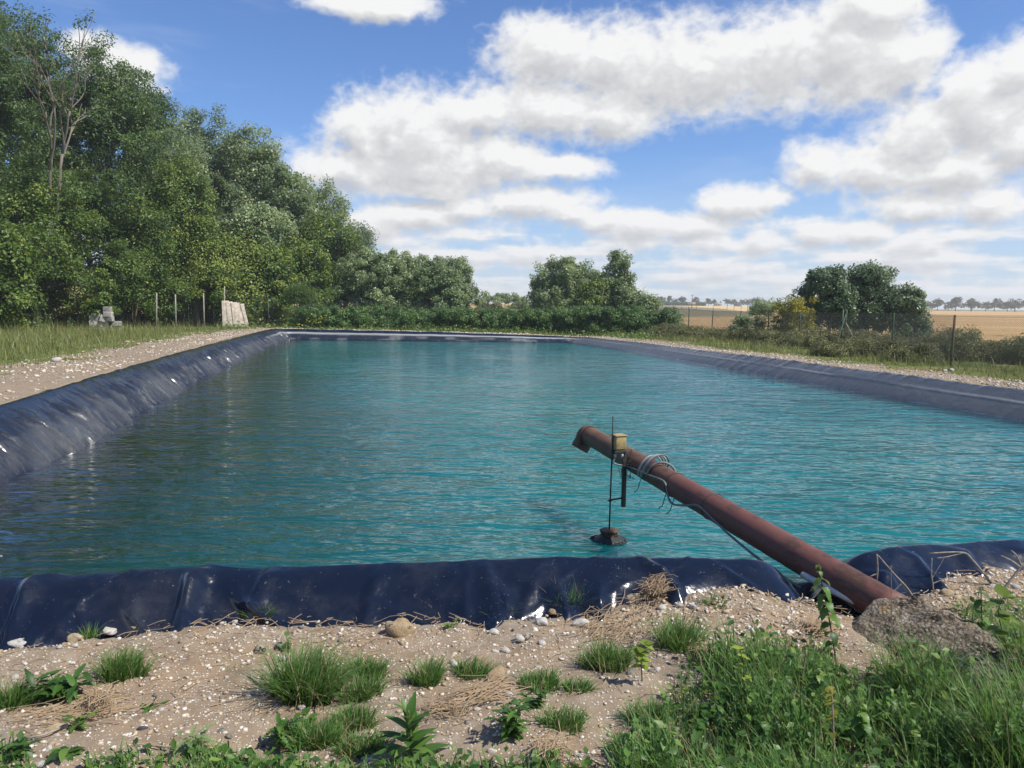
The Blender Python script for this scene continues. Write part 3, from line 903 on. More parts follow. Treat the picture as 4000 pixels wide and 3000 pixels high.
# ---- the wood on the left: px of the crown's centre, distance, px of the top, width in metres
WOOD = [
    # px, d, ytop, width, base height, leaf, tint, label
    (-190, 46, -60, 9, 2.5, 'a', .42, 'tall dark ash at the left edge of the wood'),
    (90, 52, 40, 9, 3, 'a', .46, 'tall ash with feathery top behind the bare grey tree'),
    (390, 53, 195, 9.5, 2.5, 'a', .50, 'broad ash tree with rounded shoulder beside the bare tree'),
    (560, 60, 330, 7.5, 2.5, 'a', .44, 'ash tree between the broad ash and the dark dome tree'),
    (790, 66, 425, 10, 3, 'd', .40, 'dark domed tree rising behind the wood edge'),
    (650, 54, 520, 6.5, 2, 'p', .52, 'grey green tree in the middle of the wood'),
    (930, 63, 520, 8, 2, 'p', .48, 'grey green leaning tree right of the dark domed tree'),
    (1110, 62, 655, 8, 2, 'p', .46, 'wind tossed tree on the sloping right shoulder of the wood'),
    (1240, 66, 730, 6.5, 2, 'p', .40, 'grey leaved tree near the foot of the wooded slope'),
    (1390, 70, 900, 5, 1.5, 'd', .45, 'small dark tree peeking out at the right end of the wood'),
    (1290, 60, 860, 5.5, 1, 'm', .58, 'yellow green tree at the right foot of the wood'),
    (110, 41, 620, 6.5, .4, 'm', .48, 'bushy maple at the left edge over the fence'),
    (-60, 37, 880, 4.5, .2, 'm', .50, 'low leafy maple bush in the left corner of the wood'),
    (330, 45, 640, 6, .8, 'm', .40, 'dark maple right behind the stack of concrete blocks'),
    (520, 47, 800, 5.5, .8, 'm', .46, 'maple bush behind the leaning fence post'),
    (690, 51, 640, 6, 1.0, 'm', .52, 'olive maple above the pale fence posts'),
    (760, 50, 850, 5.0, .6, 'm', .74, 'bright yellow green maple above the planks'),
    (880, 52, 930, 5.0, .3, 'm', .72, 'sunlit yellow green bush behind the stacked planks'),
    (1010, 56, 820, 5.5, .6, 'p', .60, 'pale green tree right of the stacked planks'),
    (1040, 53, 980, 4.2, .1, 'm', .62, 'leafy bush hanging over the far left fence'),
    (1170, 56, 950, 5.0, .2, 'm', .52, 'round green bush at the far left corner of the reservoir'),
]
LM = {'a': L_ASH, 'd': L_DARK, 'p': L_POPLAR, 'm': L_FIELD_MAPLE}
for i, (px, d, yt, w, h0, lf, tn, lab) in enumerate(WOOD):
    rng = np.random.default_rng(100 + i)
    p = atd(px, yt, d)
    h = p[2] + .2
    H = h - h0
    n_l = 10 + int(H * 1.3)
    bl = lobes(rng, w, h0, h, n_l, w * .8)
    area = w * H
    nc = int(80 + area * 2.6)
    sz = {'a': .20, 'd': .19, 'p': .19, 'm': .17}[lf]
    tree({'a': 'ash_tree', 'd': 'dark_tree', 'p': 'grey_poplar', 'm': 'maple_tree'}[lf], lab, 'tree', (p[0], d, 0), bl, nc, 150 if lf != 'a' else 130, sz * (.85 + .4 * rng.random()), .55 + .4 * rng.random(), LM[lf],
         BARK_PALE if lf == 'p' else BARK, 300 + i, trunk=(h * .75, .05 + h * .014), group='trees of the wood on the left', n_limb=16, tint=tn, tvar=.15,
         width=.42 if lf == 'a' else .62, jit=.75 if lf == 'p' else .5, shell=.55, droop=.45 if lf == 'a' else .2, twig=2 if lf in 'pa' else 0)
# undergrowth closing the wood below the crowns
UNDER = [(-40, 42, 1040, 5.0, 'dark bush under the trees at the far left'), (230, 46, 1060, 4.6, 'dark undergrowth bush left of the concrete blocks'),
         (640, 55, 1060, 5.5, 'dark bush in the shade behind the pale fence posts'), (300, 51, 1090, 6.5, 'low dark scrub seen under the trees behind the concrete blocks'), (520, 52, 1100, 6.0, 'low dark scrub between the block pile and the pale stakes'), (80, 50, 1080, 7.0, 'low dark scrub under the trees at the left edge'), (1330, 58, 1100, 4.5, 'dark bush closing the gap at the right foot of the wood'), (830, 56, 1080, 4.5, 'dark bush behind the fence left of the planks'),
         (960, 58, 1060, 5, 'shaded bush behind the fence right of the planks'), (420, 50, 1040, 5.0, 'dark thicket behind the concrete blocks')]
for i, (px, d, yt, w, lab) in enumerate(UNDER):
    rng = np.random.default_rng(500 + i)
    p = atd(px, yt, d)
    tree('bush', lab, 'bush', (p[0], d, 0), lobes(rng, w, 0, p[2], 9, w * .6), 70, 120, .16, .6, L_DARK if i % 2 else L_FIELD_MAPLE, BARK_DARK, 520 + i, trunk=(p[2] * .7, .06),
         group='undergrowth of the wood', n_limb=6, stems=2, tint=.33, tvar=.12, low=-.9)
# bush right of the blocks, yellowing sprig left of them
rng = np.random.default_rng(540)
q = at(470, 1290, 0)
tree('young_maple', 'small bright green bush right beside the concrete blocks', 'bush', (q[0], 41.5, 0), lobes(rng, 1.7, 0, 3.2, 8, 1.5), 46, 110, .14, .34, L_FIELD_MAPLE, BARK_DARK, 541,
     trunk=(2.0, .03), stems=2, n_limb=5, tint=.60, tvar=.14, low=-.9)
q = at(270, 1290, 0)
tree('creeper_bush', 'dark bush with rusty leaves left of the concrete blocks', 'bush', (q[0], 42.2, 0), lobes(rng, 2.8, 0, 2.6, 8, 1.6), 60, 100, .14, .36, L_SHRUB, BARK_DARK, 542,
     trunk=(1.6, .03), stems=2, n_limb=5, tint=.45, tvar=.2, low=-.9)
q = at(1185, 1262, 0)
tree('willow_bush', 'feathery green bush in front of the far left fence', 'bush', (atd(1185, 1100, 50)[0], 50, 0), lobes(rng, 3.0, 0, 3.3, 10, 2.4), 70, 130, .13, .40, L_FIELD_MAPLE, BARK_DARK, 543,
     trunk=(2.2, .04), stems=3, n_limb=6, tint=.42, tvar=.1, low=-.9, width=.3)

# the bare tree standing in front of the ash trees, twigs showing
def bare_tree(loc, h, seed, label, spread=1.0, stems=2, leafy=True):
    rng = np.random.default_rng(seed)
    t = thing('bare_tree', label, 'tree', loc)
    mb = MB()
    tips = []
    def grow(p, d, L, r, lev):
        n = 5
        P = [p]
        for i in range(n):
            d = unit(d + rng.normal(0, .13, 3) + (0, 0, .05))
            P.append(P[-1] + d * L / n)
        add_tube(mb, P, np.linspace(r, r * .62, n + 1), 6 if lev < 2 else 4)
        if lev >= 4:
            tips.append(P[-1])
            return
        for k in range(2 if lev < 1 else 3):
            a = unit(rng.normal(0, 1, 3) * (1, 1, .5)) * spread
            nd = unit(d + a * (.55 if lev else .42))
            grow(np.array(P[-1 - (k % 2)]), nd, L * (.55 + .22 * rng.random()), r * .58, lev + 1)
    for s in range(stems):
        a = rng.random() * 6.28 + s * 2.6
        grow(np.array([math.cos(a) * .12, math.sin(a) * .12, 0]), unit(np.array([math.cos(a) * .16, math.sin(a) * .16, 1])), h * .38, .20, 0)
    link('trunk', mb.mesh('trunk', BARK_PALE, True), t)
    if leafy:
        tips = np.array(tips)
        tips = tips[rng.permutation(len(tips))[:int(len(tips) * .42)]]
        m = len(tips) * 46
        ci = np.repeat(np.arange(len(tips)), 46)
        qd = unit(rng.normal(0, 1, (m, 3))) * (rng.random(m) ** .5)[:, None] * .42
        V, F, T = leaves(rng, tips[ci] + qd, unit(qd + (0, 0, .4)), .17, np.clip(.45 + rng.normal(0, .12, m), 0, 1), .45)
        link('crown', mesh('crown', V, F, L_ASH, False, {'tint': T}), t)
    return t
p = atd(165, 100, 42)
bare_tree((p[0] - 2.0, 42, 0), p[2] * 1.06, 7, 'tall grey half bare tree with forked trunk and dead twigs', .8)
p = atd(45, 30, 50)
bare_tree((p[0], 50, 0), p[2] * 1.02, 19, 'thin half bare tree at the left edge of the photo', .5, 1)
p = atd(1345, 900, 62)
bare_tree((p[0] - .6, 62, 0), p[2] * 1.05, 23, 'bushy bare twigged tree at the right end of the wood', .9, 2)

# row of small upright trees behind the far fence
ROW = [(1470, 975, 5.6, .62, 'L', 'leftmost of the small upright trees in the row behind the far fence'), (1585, 985, 4.8, .55, 'P', 'second small upright tree from the left behind the far fence'),
       (1700, 1002, 4.0, .45, 'P', 'small tree in the middle of the row, merging with its neighbours'), (1765, 998, 3.7, .42, 'P', 'right end tree of the dense row behind the far fence'),
       (1500, 1060, 4.6, .50, 'M', 'low bush filling the row of upright trees')]
for i, (px, yt, w, tn, k, lab) in enumerate(ROW):
    rng = np.random.default_rng(600 + i)
    d = 57 + (i % 2) * 1.5
    p = atd(px, yt, d)
    bl = lobes(rng, w * 1.1, .3, p[2] - .35, 14, w * .9, .55)
    for j in range(7):   # leaders poking up
        a = rng.random() * 6.28
        rr = w * .30 * rng.random() ** .5
        bl.append((math.cos(a) * rr, math.sin(a) * rr, p[2] - .75 - rng.random() * .7, w * .11, w * .11, .85))
    tree('upright_tree', lab, 'tree', (p[0], d, 0), bl, 260, 120, .155, .40, L_POPLAR, BARK, 620 + i, trunk=(p[2] * .8, .07), group='row of small trees behind the far fence',
         n_limb=9, stems=2, tint=tn, tvar=.13, jit=.6, low=-.7)

# two trees in the middle
def mid_tree(px, yt, w, h0, d, tn, seed, lab, lm, n=190, squash=.9, lean=0):
    rng = np.random.default_rng(seed)
    p = atd(px, yt, d)
    bl = lobes(rng, w, h0, p[2], 17, w * .8, .9)
    bl = [(b[0] + lean * b[2], *b[1:]) for b in bl]
    return tree('field_tree', lab, 'tree', (p[0], d, 0), bl, int(n * 1.35), 130, .145, .40, lm, BARK_PALE, seed + 1, trunk=(p[2] * .75, .10), n_limb=11, stems=2, tint=tn, tvar=.15, jit=.65, squash=squash, twig=1,
                low=-.7, group='trees behind the hedge')
mid_tree(2210, 1008, 5.6, .6, 55, .62, 700, 'rounded grey green tree, left of the two trees behind the hedge', L_POPLAR, 230)
mid_tree(2135, 1060, 2.4, .4, 55.5, .60, 705, 'low left flank tree of the pair behind the hedge', L_POPLAR, 90)
mid_tree(2405, 986, 3.5, .5, 53.5, .42, 710, 'taller dark tree, right of the two trees behind the hedge', L_POPLAR, 190)
mid_tree(2330, 1100, 2.6, .3, 52.5, .72, 715, 'small yellow green bush between the two trees behind the hedge', L_FIELD_MAPLE, 60)
mid_tree(2530, 1165, 1.6, .2, 50, .5, 716, 'sprawling bush with thin tips right of the dark middle tree', L_POPLAR, 46)
# dark trees and the yellow bush on the right
mid_tree(3235, 1035, 3.0, .4, 40, .36, 720, 'left dark tree of the clump behind the right fence', L_DARK, 130)
mid_tree(3390, 1038, 3.6, .3, 40.5, .38, 722, 'broad dark tree in the middle of the clump behind the right fence', L_DARK, 200)
mid_tree(3520, 1120, 2.6, .2, 39.5, .40, 724, 'low dark tree on the right side of the clump behind the fence', L_DARK, 100)
rng = np.random.default_rng(730)
p = atd(3110, 1140, 37.5)
tree('yellow_bush', 'bush with bright yellow flowers beside the dark clump', 'bush', (p[0], 37.5, 0), lobes(rng, 2.2, .1, 2.35, 9), 85, 90, .09, .26, L_YELLOW, BARK, 731, trunk=(1.5, .03), stems=3, n_limb=7, tint=.5, tvar=.22, low=-.8)
p = atd(3010, 1150, 38.5)
tree('sage_bush', 'grey green bush left of the yellow flowered bush', 'bush', (p[0], 38.5, 0), lobes(rng, 2.6, .1, 2.2, 9), 85, 90, .11, .30, L_POPLAR, BARK, 733, trunk=(1.5, .03), stems=3, n_limb=7, tint=.60, tvar=.15, low=-.8, width=.35)
p = atd(2890, 1230, 41)
tree('pale_bush', 'small pale leaved bush by the tilted fence post', 'bush', (p[0], 41, 0), lobes(rng, 1.3, .1, 1.25, 6), 34, 80, .11, .22, L_POPLAR, BARK, 735, trunk=(.8, .02), stems=2, n_limb=4, tint=.62, tvar=.12, low=-.8)

# hedge behind the far bank, in separate bushes
HED = [(1290, 1178, 47.5, 3.2, .50), (1430, 1172, 48, 3.4, .52), (1580, 1180, 48, 3.4, .46), (1740, 1183, 48.2, 3.6, .48), (1900, 1185, 48.2, 3.6, .46), (2060, 1188, 48, 3.6, .50), (2210, 1184, 47.8, 3.6, .54), (2340, 1180, 47.5, 3.4, .46), (2450, 1172, 47.2, 3.0, .40), (2540, 1178, 46.8, 2.8, .38)]
NTH = ['first', 'second', 'third', 'fourth', 'fifth', 'sixth', 'seventh', 'eighth', 'ninth', 'tenth', 'eleventh', 'twelfth', 'thirteenth', 'fourteenth', 'fifteenth', 'sixteenth', 'seventeenth', 'eighteenth', 'nineteenth', 'twentieth', 'twenty-first', 'twenty-second', 'twenty-third', 'twenty-fourth', 'twenty-fifth']
for i, (px, yt, d, w, tn) in enumerate(HED):
    rng = np.random.default_rng(800 + i)
    p = atd(px, yt + 22, d)
    g = gz(p[0], d)
    tree('hedge_bush', f'{NTH[i]} bush from the left in the bramble hedge along the far bank', 'hedge', (p[0], d, g), lobes(rng, w * 1.35, -.1, p[2] - g, 14, 2.0, .3), 190, 110, .105, .30, L_BRAMBLE, BARK_DARK, 820 + i,
         trunk=(1.0, .025), stems=3, n_limb=5, tint=tn, tvar=.17, low=-.9, group='bramble hedge along the far bank')
# low dark shrubs along the right fence
SHR = [(2600, 1262, 44.5, 2.6), (2710, 1275, 43, 2.8), (2820, 1285, 41, 2.8), (2930, 1296, 38.5, 2.6), (3040, 1300, 35.5, 2.6), (3150, 1290, 34.0, 3.0), (3270, 1288, 31.5, 3.0), (3400, 1290, 31, 2.8), (3290, 1345, 27.6, 2.2), (3430, 1348, 27.0, 2.0), (3520, 1320, 28, 2.4),
       (3620, 1312, 27.5, 2.6), (3700, 1296, 27, 2.8), (3820, 1300, 25.5, 2.6), (3930, 1322, 24.5, 2.4), (4040, 1322, 23.5, 2.6), (3560, 1382, 24.4, 1.5)]
for i, (px, yt, d, w) in enumerate(SHR):
    rng = np.random.default_rng(900 + i)
    p = atd(px, yt, d)
    g = gz(p[0], d)
    h = max(.55, p[2] - g)
    tree('low_shrub', f'{NTH[i]} sprawling brownish green shrub, counted from the left along the right fence', 'shrub', (p[0], d, g), lobes(rng, w, -.15, h, 9, w * .6, .3), 120, 110, .085, .26, L_SHRUB, BARK_DARK, 930 + i,
         trunk=(h * .6, .02), stems=3, n_limb=6, tint=.42 + .1 * rng.random(), tvar=.14, low=-.9, width=.30, jit=.8, group='low shrubs along the right fence')

# trees, hedge and buildings on the horizon
FAR = [(2575, 1157, 46, 470), (2617, 1156, 26, 480), (2640, 1163, 24, 480), (2667, 1158, 32, 480), (2719, 1159, 30, 480), (2768, 1166, 26, 470), (2791, 1166, 28, 475), (2842, 1167, 34, 500), (2872, 1168, 28, 500), (2898, 1171, 24, 510),
       (2922, 1164, 36, 500), (2952, 1163, 34, 500), (2985, 1168, 30, 500), (3592, 1161, 48, 430), (3633, 1171, 34, 430), (3664, 1166, 38, 430), (3706, 1178, 34, 440), (3735, 1161, 52, 430), (3797, 1161, 72, 430), (3852, 1178, 40, 440), (3888, 1164, 46, 430), (3938, 1178, 44, 440), (3968, 1161, 62, 430), (4020, 1168, 50, 440)]
fm = []
for k in range(4):
    rng = np.random.default_rng(1000 + k)
    cm, C = crown_mesh('crown', rng, lobes(rng, 1.0, .16, 1.0, 9, 1.0, .9), 60, 40, .075, .12, L_FAR, tint=.5, tvar=.15, shell=.5)
    fm.append((cm, trunk_mesh('trunk', rng, .75, .028, C, BARK_DARK, 5)))
for i, (px, yt, wpx, d) in enumerate(FAR):
    p = atd(px, yt, d)
    z = float(rise(np.array([p[0]]), np.array([d]))[0])
    left = px < 3200
    t = thing('far_tree', f'{NTH[i if left else i - 13]} small hazy tree from the left on the horizon {"by the dark hedge and spire" if left else "beyond the brown field"}', 'tree', (p[0], d, z), group='hazy trees on the horizon')
    h, w = p[2] - z, wpx / F_PX * d * 1.15
    c = link('crown', fm[i % 4][0], t)
    k = link('trunk', fm[i % 4][1], t)
    t.scale = (w, w, h)
    t.rotation_euler = (0, 0, i * 1.3)
# pale thicket in the gap left of the middle trees, with a lone tree
for i, (px, yt, w, lab) in enumerate([(1905, 1150, 6, 'pale hazy thicket right of the row of upright trees'), (1975, 1143, 6, 'pale hazy thicket left of the middle trees'), (2035, 1153, 2.6, 'tiny hazy tree in the gap beside the middle trees')]):
    rng = np.random.default_rng(1100 + i)
    p = atd(px, yt, 130)
    tree('hazy_thicket' if i < 2 else 'hazy_tree', lab, 'thicket' if i < 2 else 'tree', (p[0], 130, 0), lobes(rng, w, .2, p[2], 8), 60, 60, .30, .5, L_POPLAR, BARK, 1110 + i, trunk=(p[2] * .7, .08), n_limb=6, tint=.5, tvar=.12, low=-.9)
# clipped dark hedge, far
p0, p1 = atd(2566, 1180, 465), atd(2752, 1181, 465)
z = float(rise(np.array([p0[0]]), np.array([465.]))[0])
rng = np.random.default_rng(1200)
n = 90
xs = np.linspace(p0[0], p1[0], n)
bl = [(x - (p0[0] + p1[0]) / 2, 0, 1.0, .6, .8, p0[2] - z - 1.0) for x in xs]
fh = thing('far_hedge', 'long dark clipped hedge on the horizon behind the barn', 'hedge', ((p0[0] + p1[0]) / 2, 465, z))
cm, C = crown_mesh('crown', rng, bl, 900, 14, .7, .5, L_DARK, tint=.28, tvar=.08, low=-.9)
link('crown', cm, fh)
for x in xs[::9]:
    mb = MB()
    add_tube(mb, [(x - (p0[0] + p1[0]) / 2, 0, 0), (x - (p0[0] + p1[0]) / 2, 0, 2)], .1, 5)
    link('trunk', mb.mesh('trunk', BARK_DARK), fh)
# ------------------------------------------------------------------ far buildings, poles
def flat_material(name, c, rough=.8, spec=.2, var=.25, sc=3.0, c2=None, bmp=.3, bd=.01):
    m, t = new_mat(name)
    p = t.pos()
    n = t.noise(p, sc, 5, .65)
    col = t.mix(t.ss(n, .3, .7), tuple(x * (1 - var) for x in c), c2 or tuple(min(1, x * (1 + var)) for x in c))
    finish(t, bsdf(t, col, rough, spec, normal=bump(t, n, bmp, bd)))
    return m
M_ROOF = flat_material('old_roof_tile', (.27, .19, .15), .9)
M_SLATE = flat_material('dark_slate', (.055, .06, .07), .7)
M_RENDER_W = flat_material('white_render', (.62, .60, .55), .9)
M_STONE_W = flat_material('grey_stone', (.26, .25, .22), .9)
M_GLASS = flat_material('dark_pane', (.03, .035, .04), .15, .5)
M_POST_G = flat_material('green_painted_steel', (.055, .085, .050), .6, .3, .3, 20)
M_POST_W = flat_material('weathered_pale_wood', (.31, .285, .23), .9, .1, .3, 12)
M_POST_B = flat_material('weathered_brown_wood', (.15, .115, .075), .9, .1, .3, 12)
M_WIRE = flat_material('plastic_coated_wire', (.060, .072, .058), .7, .15, .2, 30)

def gable(w, d, h, rh, over=.3):
    wall = MB()
    wall.add(*box(0, 0, h / 2, w, d, h))
    V = np.array([(-w / 2, -d / 2, h), (-w / 2, d / 2, h), (-w / 2, 0, h + rh), (w / 2, -d / 2, h), (w / 2, d / 2, h), (w / 2, 0, h + rh)])
    wall.add(V, np.array([(0, 2, 1), (3, 4, 5)]))
    roof = MB()
    y, x, th = d / 2 + over, w / 2 + over, .18
    zl = h - rh * over / (d / 2)
    for s in (-1, 1):
        V = np.array([(-x, s * y, zl), (x, s * y, zl), (x, 0, h + rh), (-x, 0, h + rh)])
        V = np.concatenate([V, V + (0, 0, th)])
        roof.add(V, np.array([(0, 1, 2, 3), (4, 7, 6, 5), (0, 4, 5, 1), (1, 5, 6, 2), (2, 6, 7, 3), (3, 7, 4, 0)]))
    return wall, roof

def building(name, label, cat, px, yb, d, w, dp, h, rh, wm, rm, wins=(), chimney=False):
    p = atd(px, yb, d)
    z = float(rise(np.array([p[0]]), np.array([d]))[0])
    b = thing(name, label, cat, (p[0], d, z), (0, 0, -p[0] / d * .8))
    wl, rf = gable(w, dp, h, rh)
    link('wall', wl.mesh('wall', wm), b)
    r = link('roof', rf.mesh('roof', rm), b)
    if chimney:
        link('chimney', mesh('chimney', *box(w * .3, 0, h + rh + .2, .7, .6, 1.2), wm), r)
    for (x, zz, ww, hh) in wins:
        f = link('window', mesh('window', *box(x, -dp / 2 - .03, zz, ww + .16, .08, hh + .16), M_RENDER_W), b)
        link('pane', mesh('pane', *box(x, -dp / 2 - .085, zz, ww, .03, hh), M_GLASS), f)
    return b
building('barn', 'low barn with wide brown roof in front of the far dark hedge', 'barn', 2701, 1195, 455, 3.8 * 1.0, 5, 1.0, 1.0, M_STONE_W, M_ROOF)
building('farmhouse', 'small white house with pale roof on the horizon', 'house', 2803, 1196, 460, 3.4, 4.0, 1.1, .9, M_RENDER_W, M_STONE_W, [(-.8, .6, .4, .5), (.7, .6, .4, .5)])
building('shed', 'low dark roofed shed among the horizon trees right of the spire', 'shed', 2880, 1196, 470, 3.6, 4, .9, .6, M_STONE_W, M_SLATE)
# church tower and spire
p = atd(2815, 1173, 620)
z = float(rise(np.array([p[0]]), np.array([620.]))[0])
ch = thing('church', 'distant church tower with dark pointed spire', 'church', (p[0], 620, z))
H_ = p[2] - z
link('tower', mesh('tower', *box(0, 0, H_ * .26, 1.25, 1.25, H_ * .52), M_STONE_W), ch)
V = np.array([(-.75, -.75, H_ * .52), (.75, -.75, H_ * .52), (.75, .75, H_ * .52), (-.75, .75, H_ * .52), (0, 0, H_)])
link('spire', mesh('spire', V, np.array([(0, 1, 4), (1, 2, 4), (2, 3, 4), (3, 0, 4), (0, 2, 1), (0, 3, 2)]), M_SLATE), ch)
# utility pole
p, q = atd(2704, 1150, 300), atd(2702, 1201, 300)
z = float(rise(np.array([p[0]]), np.array([300.]))[0])
up = thing('utility_pole', 'tall thin utility pole standing in the far field', 'pole', (p[0], 300, z))
mb = MB()
add_tube(mb, [(0, 0, 0), (.02, 0, p[2] - z)], [.14, .10], 7)
link('shaft', mb.mesh('shaft', M_POST_B, True), up)
link('crossarm', mesh('crossarm', *box(0, -.1, p[2] - z - .45, 1.0, .09, .1), M_POST_B), up)
# posts of the far field fence
for i, px in enumerate((2616, 2640, 2664, 2690, 2720, 2786, 2840, 2867, 2895, 2921, 2948, 2976)):
    p = atd(px, 1200, 260)
    z = float(rise(np.array([p[0]]), np.array([260.]))[0])
    t = thing('field_post', f'{NTH[i]} small wooden post from the left across the far field', 'post', (p[0], 260, z), group='posts across the far field')
    t.rotation_euler = (0, 0, i)
    mb = MB()
    add_tube(mb, [(0, 0, -.2), (.03, 0, 1.0), (.02, 0, 1.25 + .2 * (i % 3))], [.08, .075, .06], 6)
    link('shaft', mb.mesh('shaft', M_POST_B), t)

# ------------------------------------------------------------------ chain-link fences
def fence(name, label, posts, h, mat_of, pole_r=.028, mesh_to=None, cell=.055):
    """posts: list of (x, y, lean_x, lean_y, height or None)"""
    P = [np.array(p[:2]) for p in posts]
    f = thing(name, label, 'fence', (P[0][0], P[0][1], 0))
    off = np.array([P[0][0], P[0][1], 0])
    G = [gz(*p) for p in P]
    for i, p in enumerate(posts):
        hh = p[4] or h
        mb = MB()
        b = np.array([p[0], p[1], G[i] - .2]) - off
        t = np.array([p[0] + p[2], p[1] + p[3], G[i] + hh]) - off
        add_tube(mb, [b, b + (t - b) * .5, t], pole_r * (1.25 if mat_of(i) is not M_POST_G else 1.0), 8)
        o = link('post', mb.mesh('post', mat_of(i), True), f)
    for i in range(len(P) - 1):
        if mesh_to is not None and i >= mesh_to:
            break
        a, b = P[i], P[i + 1]
        L = np.hypot(*(b - a))
        hgt = h - .05
        mb = MB()
        n = int((L + hgt) / cell)
        r = .0028
        V, F = [], []
        for sgn in (1, -1):
            u0 = np.arange(n + 1) * cell - hgt
            for u in u0:
                s0, s1 = (u, u + hgt) if sgn > 0 else (u + hgt, u)
                z0, z1 = 0.0, hgt
                # clip the slanting wire to the bay
                t0, t1 = 0.0, 1.0
                d = s1 - s0
                for lim, up_ in ((0.0, False), (L, True)):
                    tt_ = (lim - s0) / d
                    if (d > 0) == up_:
                        t1 = min(t1, tt_)
                    else:
                        t0 = max(t0, tt_)
                if t1 - t0 < .02:
                    continue
                A = (s0 + d * t0, z0 + hgt * t0)
                B = (s0 + d * t1, z0 + hgt * t1)
                k = len(V) * 1
                dn = r * (1.2 if sgn > 0 else -1.2)
                for (s_, z_) in (A, B):
                    V += [(s_ - r, dn, z_), (s_ + r, dn, z_), (s_, dn + r * 1.6, z_)]
                F += [(k, k + 1, k + 4, k + 3), (k + 1, k + 2, k + 5, k + 4), (k + 2, k, k + 3, k + 5)]
        V = np.array(V)
        e = (b - a) / L
        ga, gb = G[i], G[i + 1]
        W_ = np.stack([a[0] + e[0] * V[:, 0] - e[1] * V[:, 1], a[1] + e[1] * V[:, 0] + e[0] * V[:, 1], V[:, 2] + ga + (gb - ga) * V[:, 0] / L + .03], 1) - off
        o = link('wire_mesh', mesh('wire_mesh', W_, np.array(F), M_WIRE), f)
        o['kind'] = 'stuff'
        for zz in (.06, h - .06):
            mb = MB()
            tt_ = np.linspace(0, 1, 7)
            Q = np.stack([a[0] + (b - a)[0] * tt_, a[1] + (b - a)[1] * tt_, ga + (gb - ga) * tt_ + zz - .012 * np.sin(tt_ * math.pi)], 1) - off
            add_tube(mb, Q, .003, 4)
            link('line_wire', mb.mesh('line_wire', M_WIRE), f)
    return f, off
def brace(f, off, a, b, mat, r=.03):
    mb = MB()
    add_tube(mb, [np.array(a) - off, np.array(b) - off], r, 7)
    return link('brace', mb.mesh('brace', mat, True), f)
def pxp(px, d):
    r = ray(px, 1300)
    return (r[0] / r[1] * d, d)
RP = [(4200, 18.5, 0, 0, None), (3722, 22.5, .03, 0, 1.50), (3485, 27.6, .03, 0, 1.52), (3296, 31.2, .08, 0, 1.58), (3122, 35.0, .01, 0, None), (3000, 38.6, .0, 0, None), (2876, 42.0, .22, 0, None), (2779, 46.0, .06, 0, None), (2688, 50.0, .02, 0, None), (2606, 54.0, 0, 0, None)]
RPp = [(*pxp(px, d), a, b, h) for px, d, a, b, h in RP]
fr, off = fence('chain_link_fence', 'green chain link fence with steel posts along the right bank', RPp, 1.52, lambda i: M_POST_G if i not in (1, 6) else M_POST_B)
c = np.array([*RPp[3][:2], gz(*RPp[3][:2])])
for dx, dy, m_ in ((-1.05, -1.6, M_POST_G), (.62, -.2, M_POST_W)):
    brace(fr, off, (c[0] + dx, c[1] + dy, gz(c[0] + dx, c[1] + dy) - .1), (c[0] + .05, c[1], c[2] + (1.45 if dx < 0 else 1.1)), m_)
mb = MB()
add_tube(mb, [np.array((c[0] - .22, c[1] - .3, c[2] - .2)) - off, np.array((c[0] - .20, c[1] - .3, c[2] + 1.62)) - off], .03, 8)
link('post', mb.mesh('post', M_POST_G, True), fr)

FP = [(2560, 53), (2330, 50.6), (1972, 50.2), (1715, 50.2), (1560, 50.2), (1395, 50.2), (1050, 50.5)]
FPp = [(*pxp(px, d), 0, 0, None) for px, d in FP]
ff, off = fence('far_fence', 'chain link fence on thin green posts behind the far bank', FPp, 1.75, lambda i: M_POST_G)
LP = [(1050, 50.8), (836, 49), (738, 48.5), (520, 46.5), (180, 41.5), (60, 40), (-120, 38)]
LPp = [(*pxp(px, d), .02, 0, None) for px, d in LP]
fl, off = fence('wood_fence', 'old chain link fence with pale posts at the foot of the wood', LPp, 1.9, lambda i: M_POST_G if i in (0, 1, 2) else M_POST_B)
# pale stakes standing in the grass before the fence
for i, (px, yt, d, lx, mt, lab) in enumerate([(544, 1146, 45, .42, M_POST_B, 'leaning brown wooden stake left of the pale stakes'), (612, 1144, 44.5, .10, M_POST_W, 'pale straight stake, leftmost of three before the wood'),
                                              (685, 1150, 44, .03, M_POST_W, 'pale straight stake in the middle of three before the wood'), (795, 1146, 45.5, .02, M_POST_W, 'pale straight stake, rightmost of three before the wood'),
                                              (150, 1190, 40.5, .5, M_POST_B, 'slanting brown stake under the dark trees on the left'), (877, 1118, 48, .12, M_POST_W, 'thin pale broken branch standing behind the planks')]):
    p = atd(px, yt, d)
    g = gz(p[0], d)
    s = thing('wooden_stake', lab, 'stake', (p[0] - lx, d, g), group='stakes before the wood')
    mb = MB()
    add_tube(mb, [(0, 0, -.15), (lx * .5, 0, (p[2] - g) * .5), (lx, 0, p[2] - g)], [.042, .04, .035], 7)
    link('shaft', mb.mesh('shaft', mt, True), s)

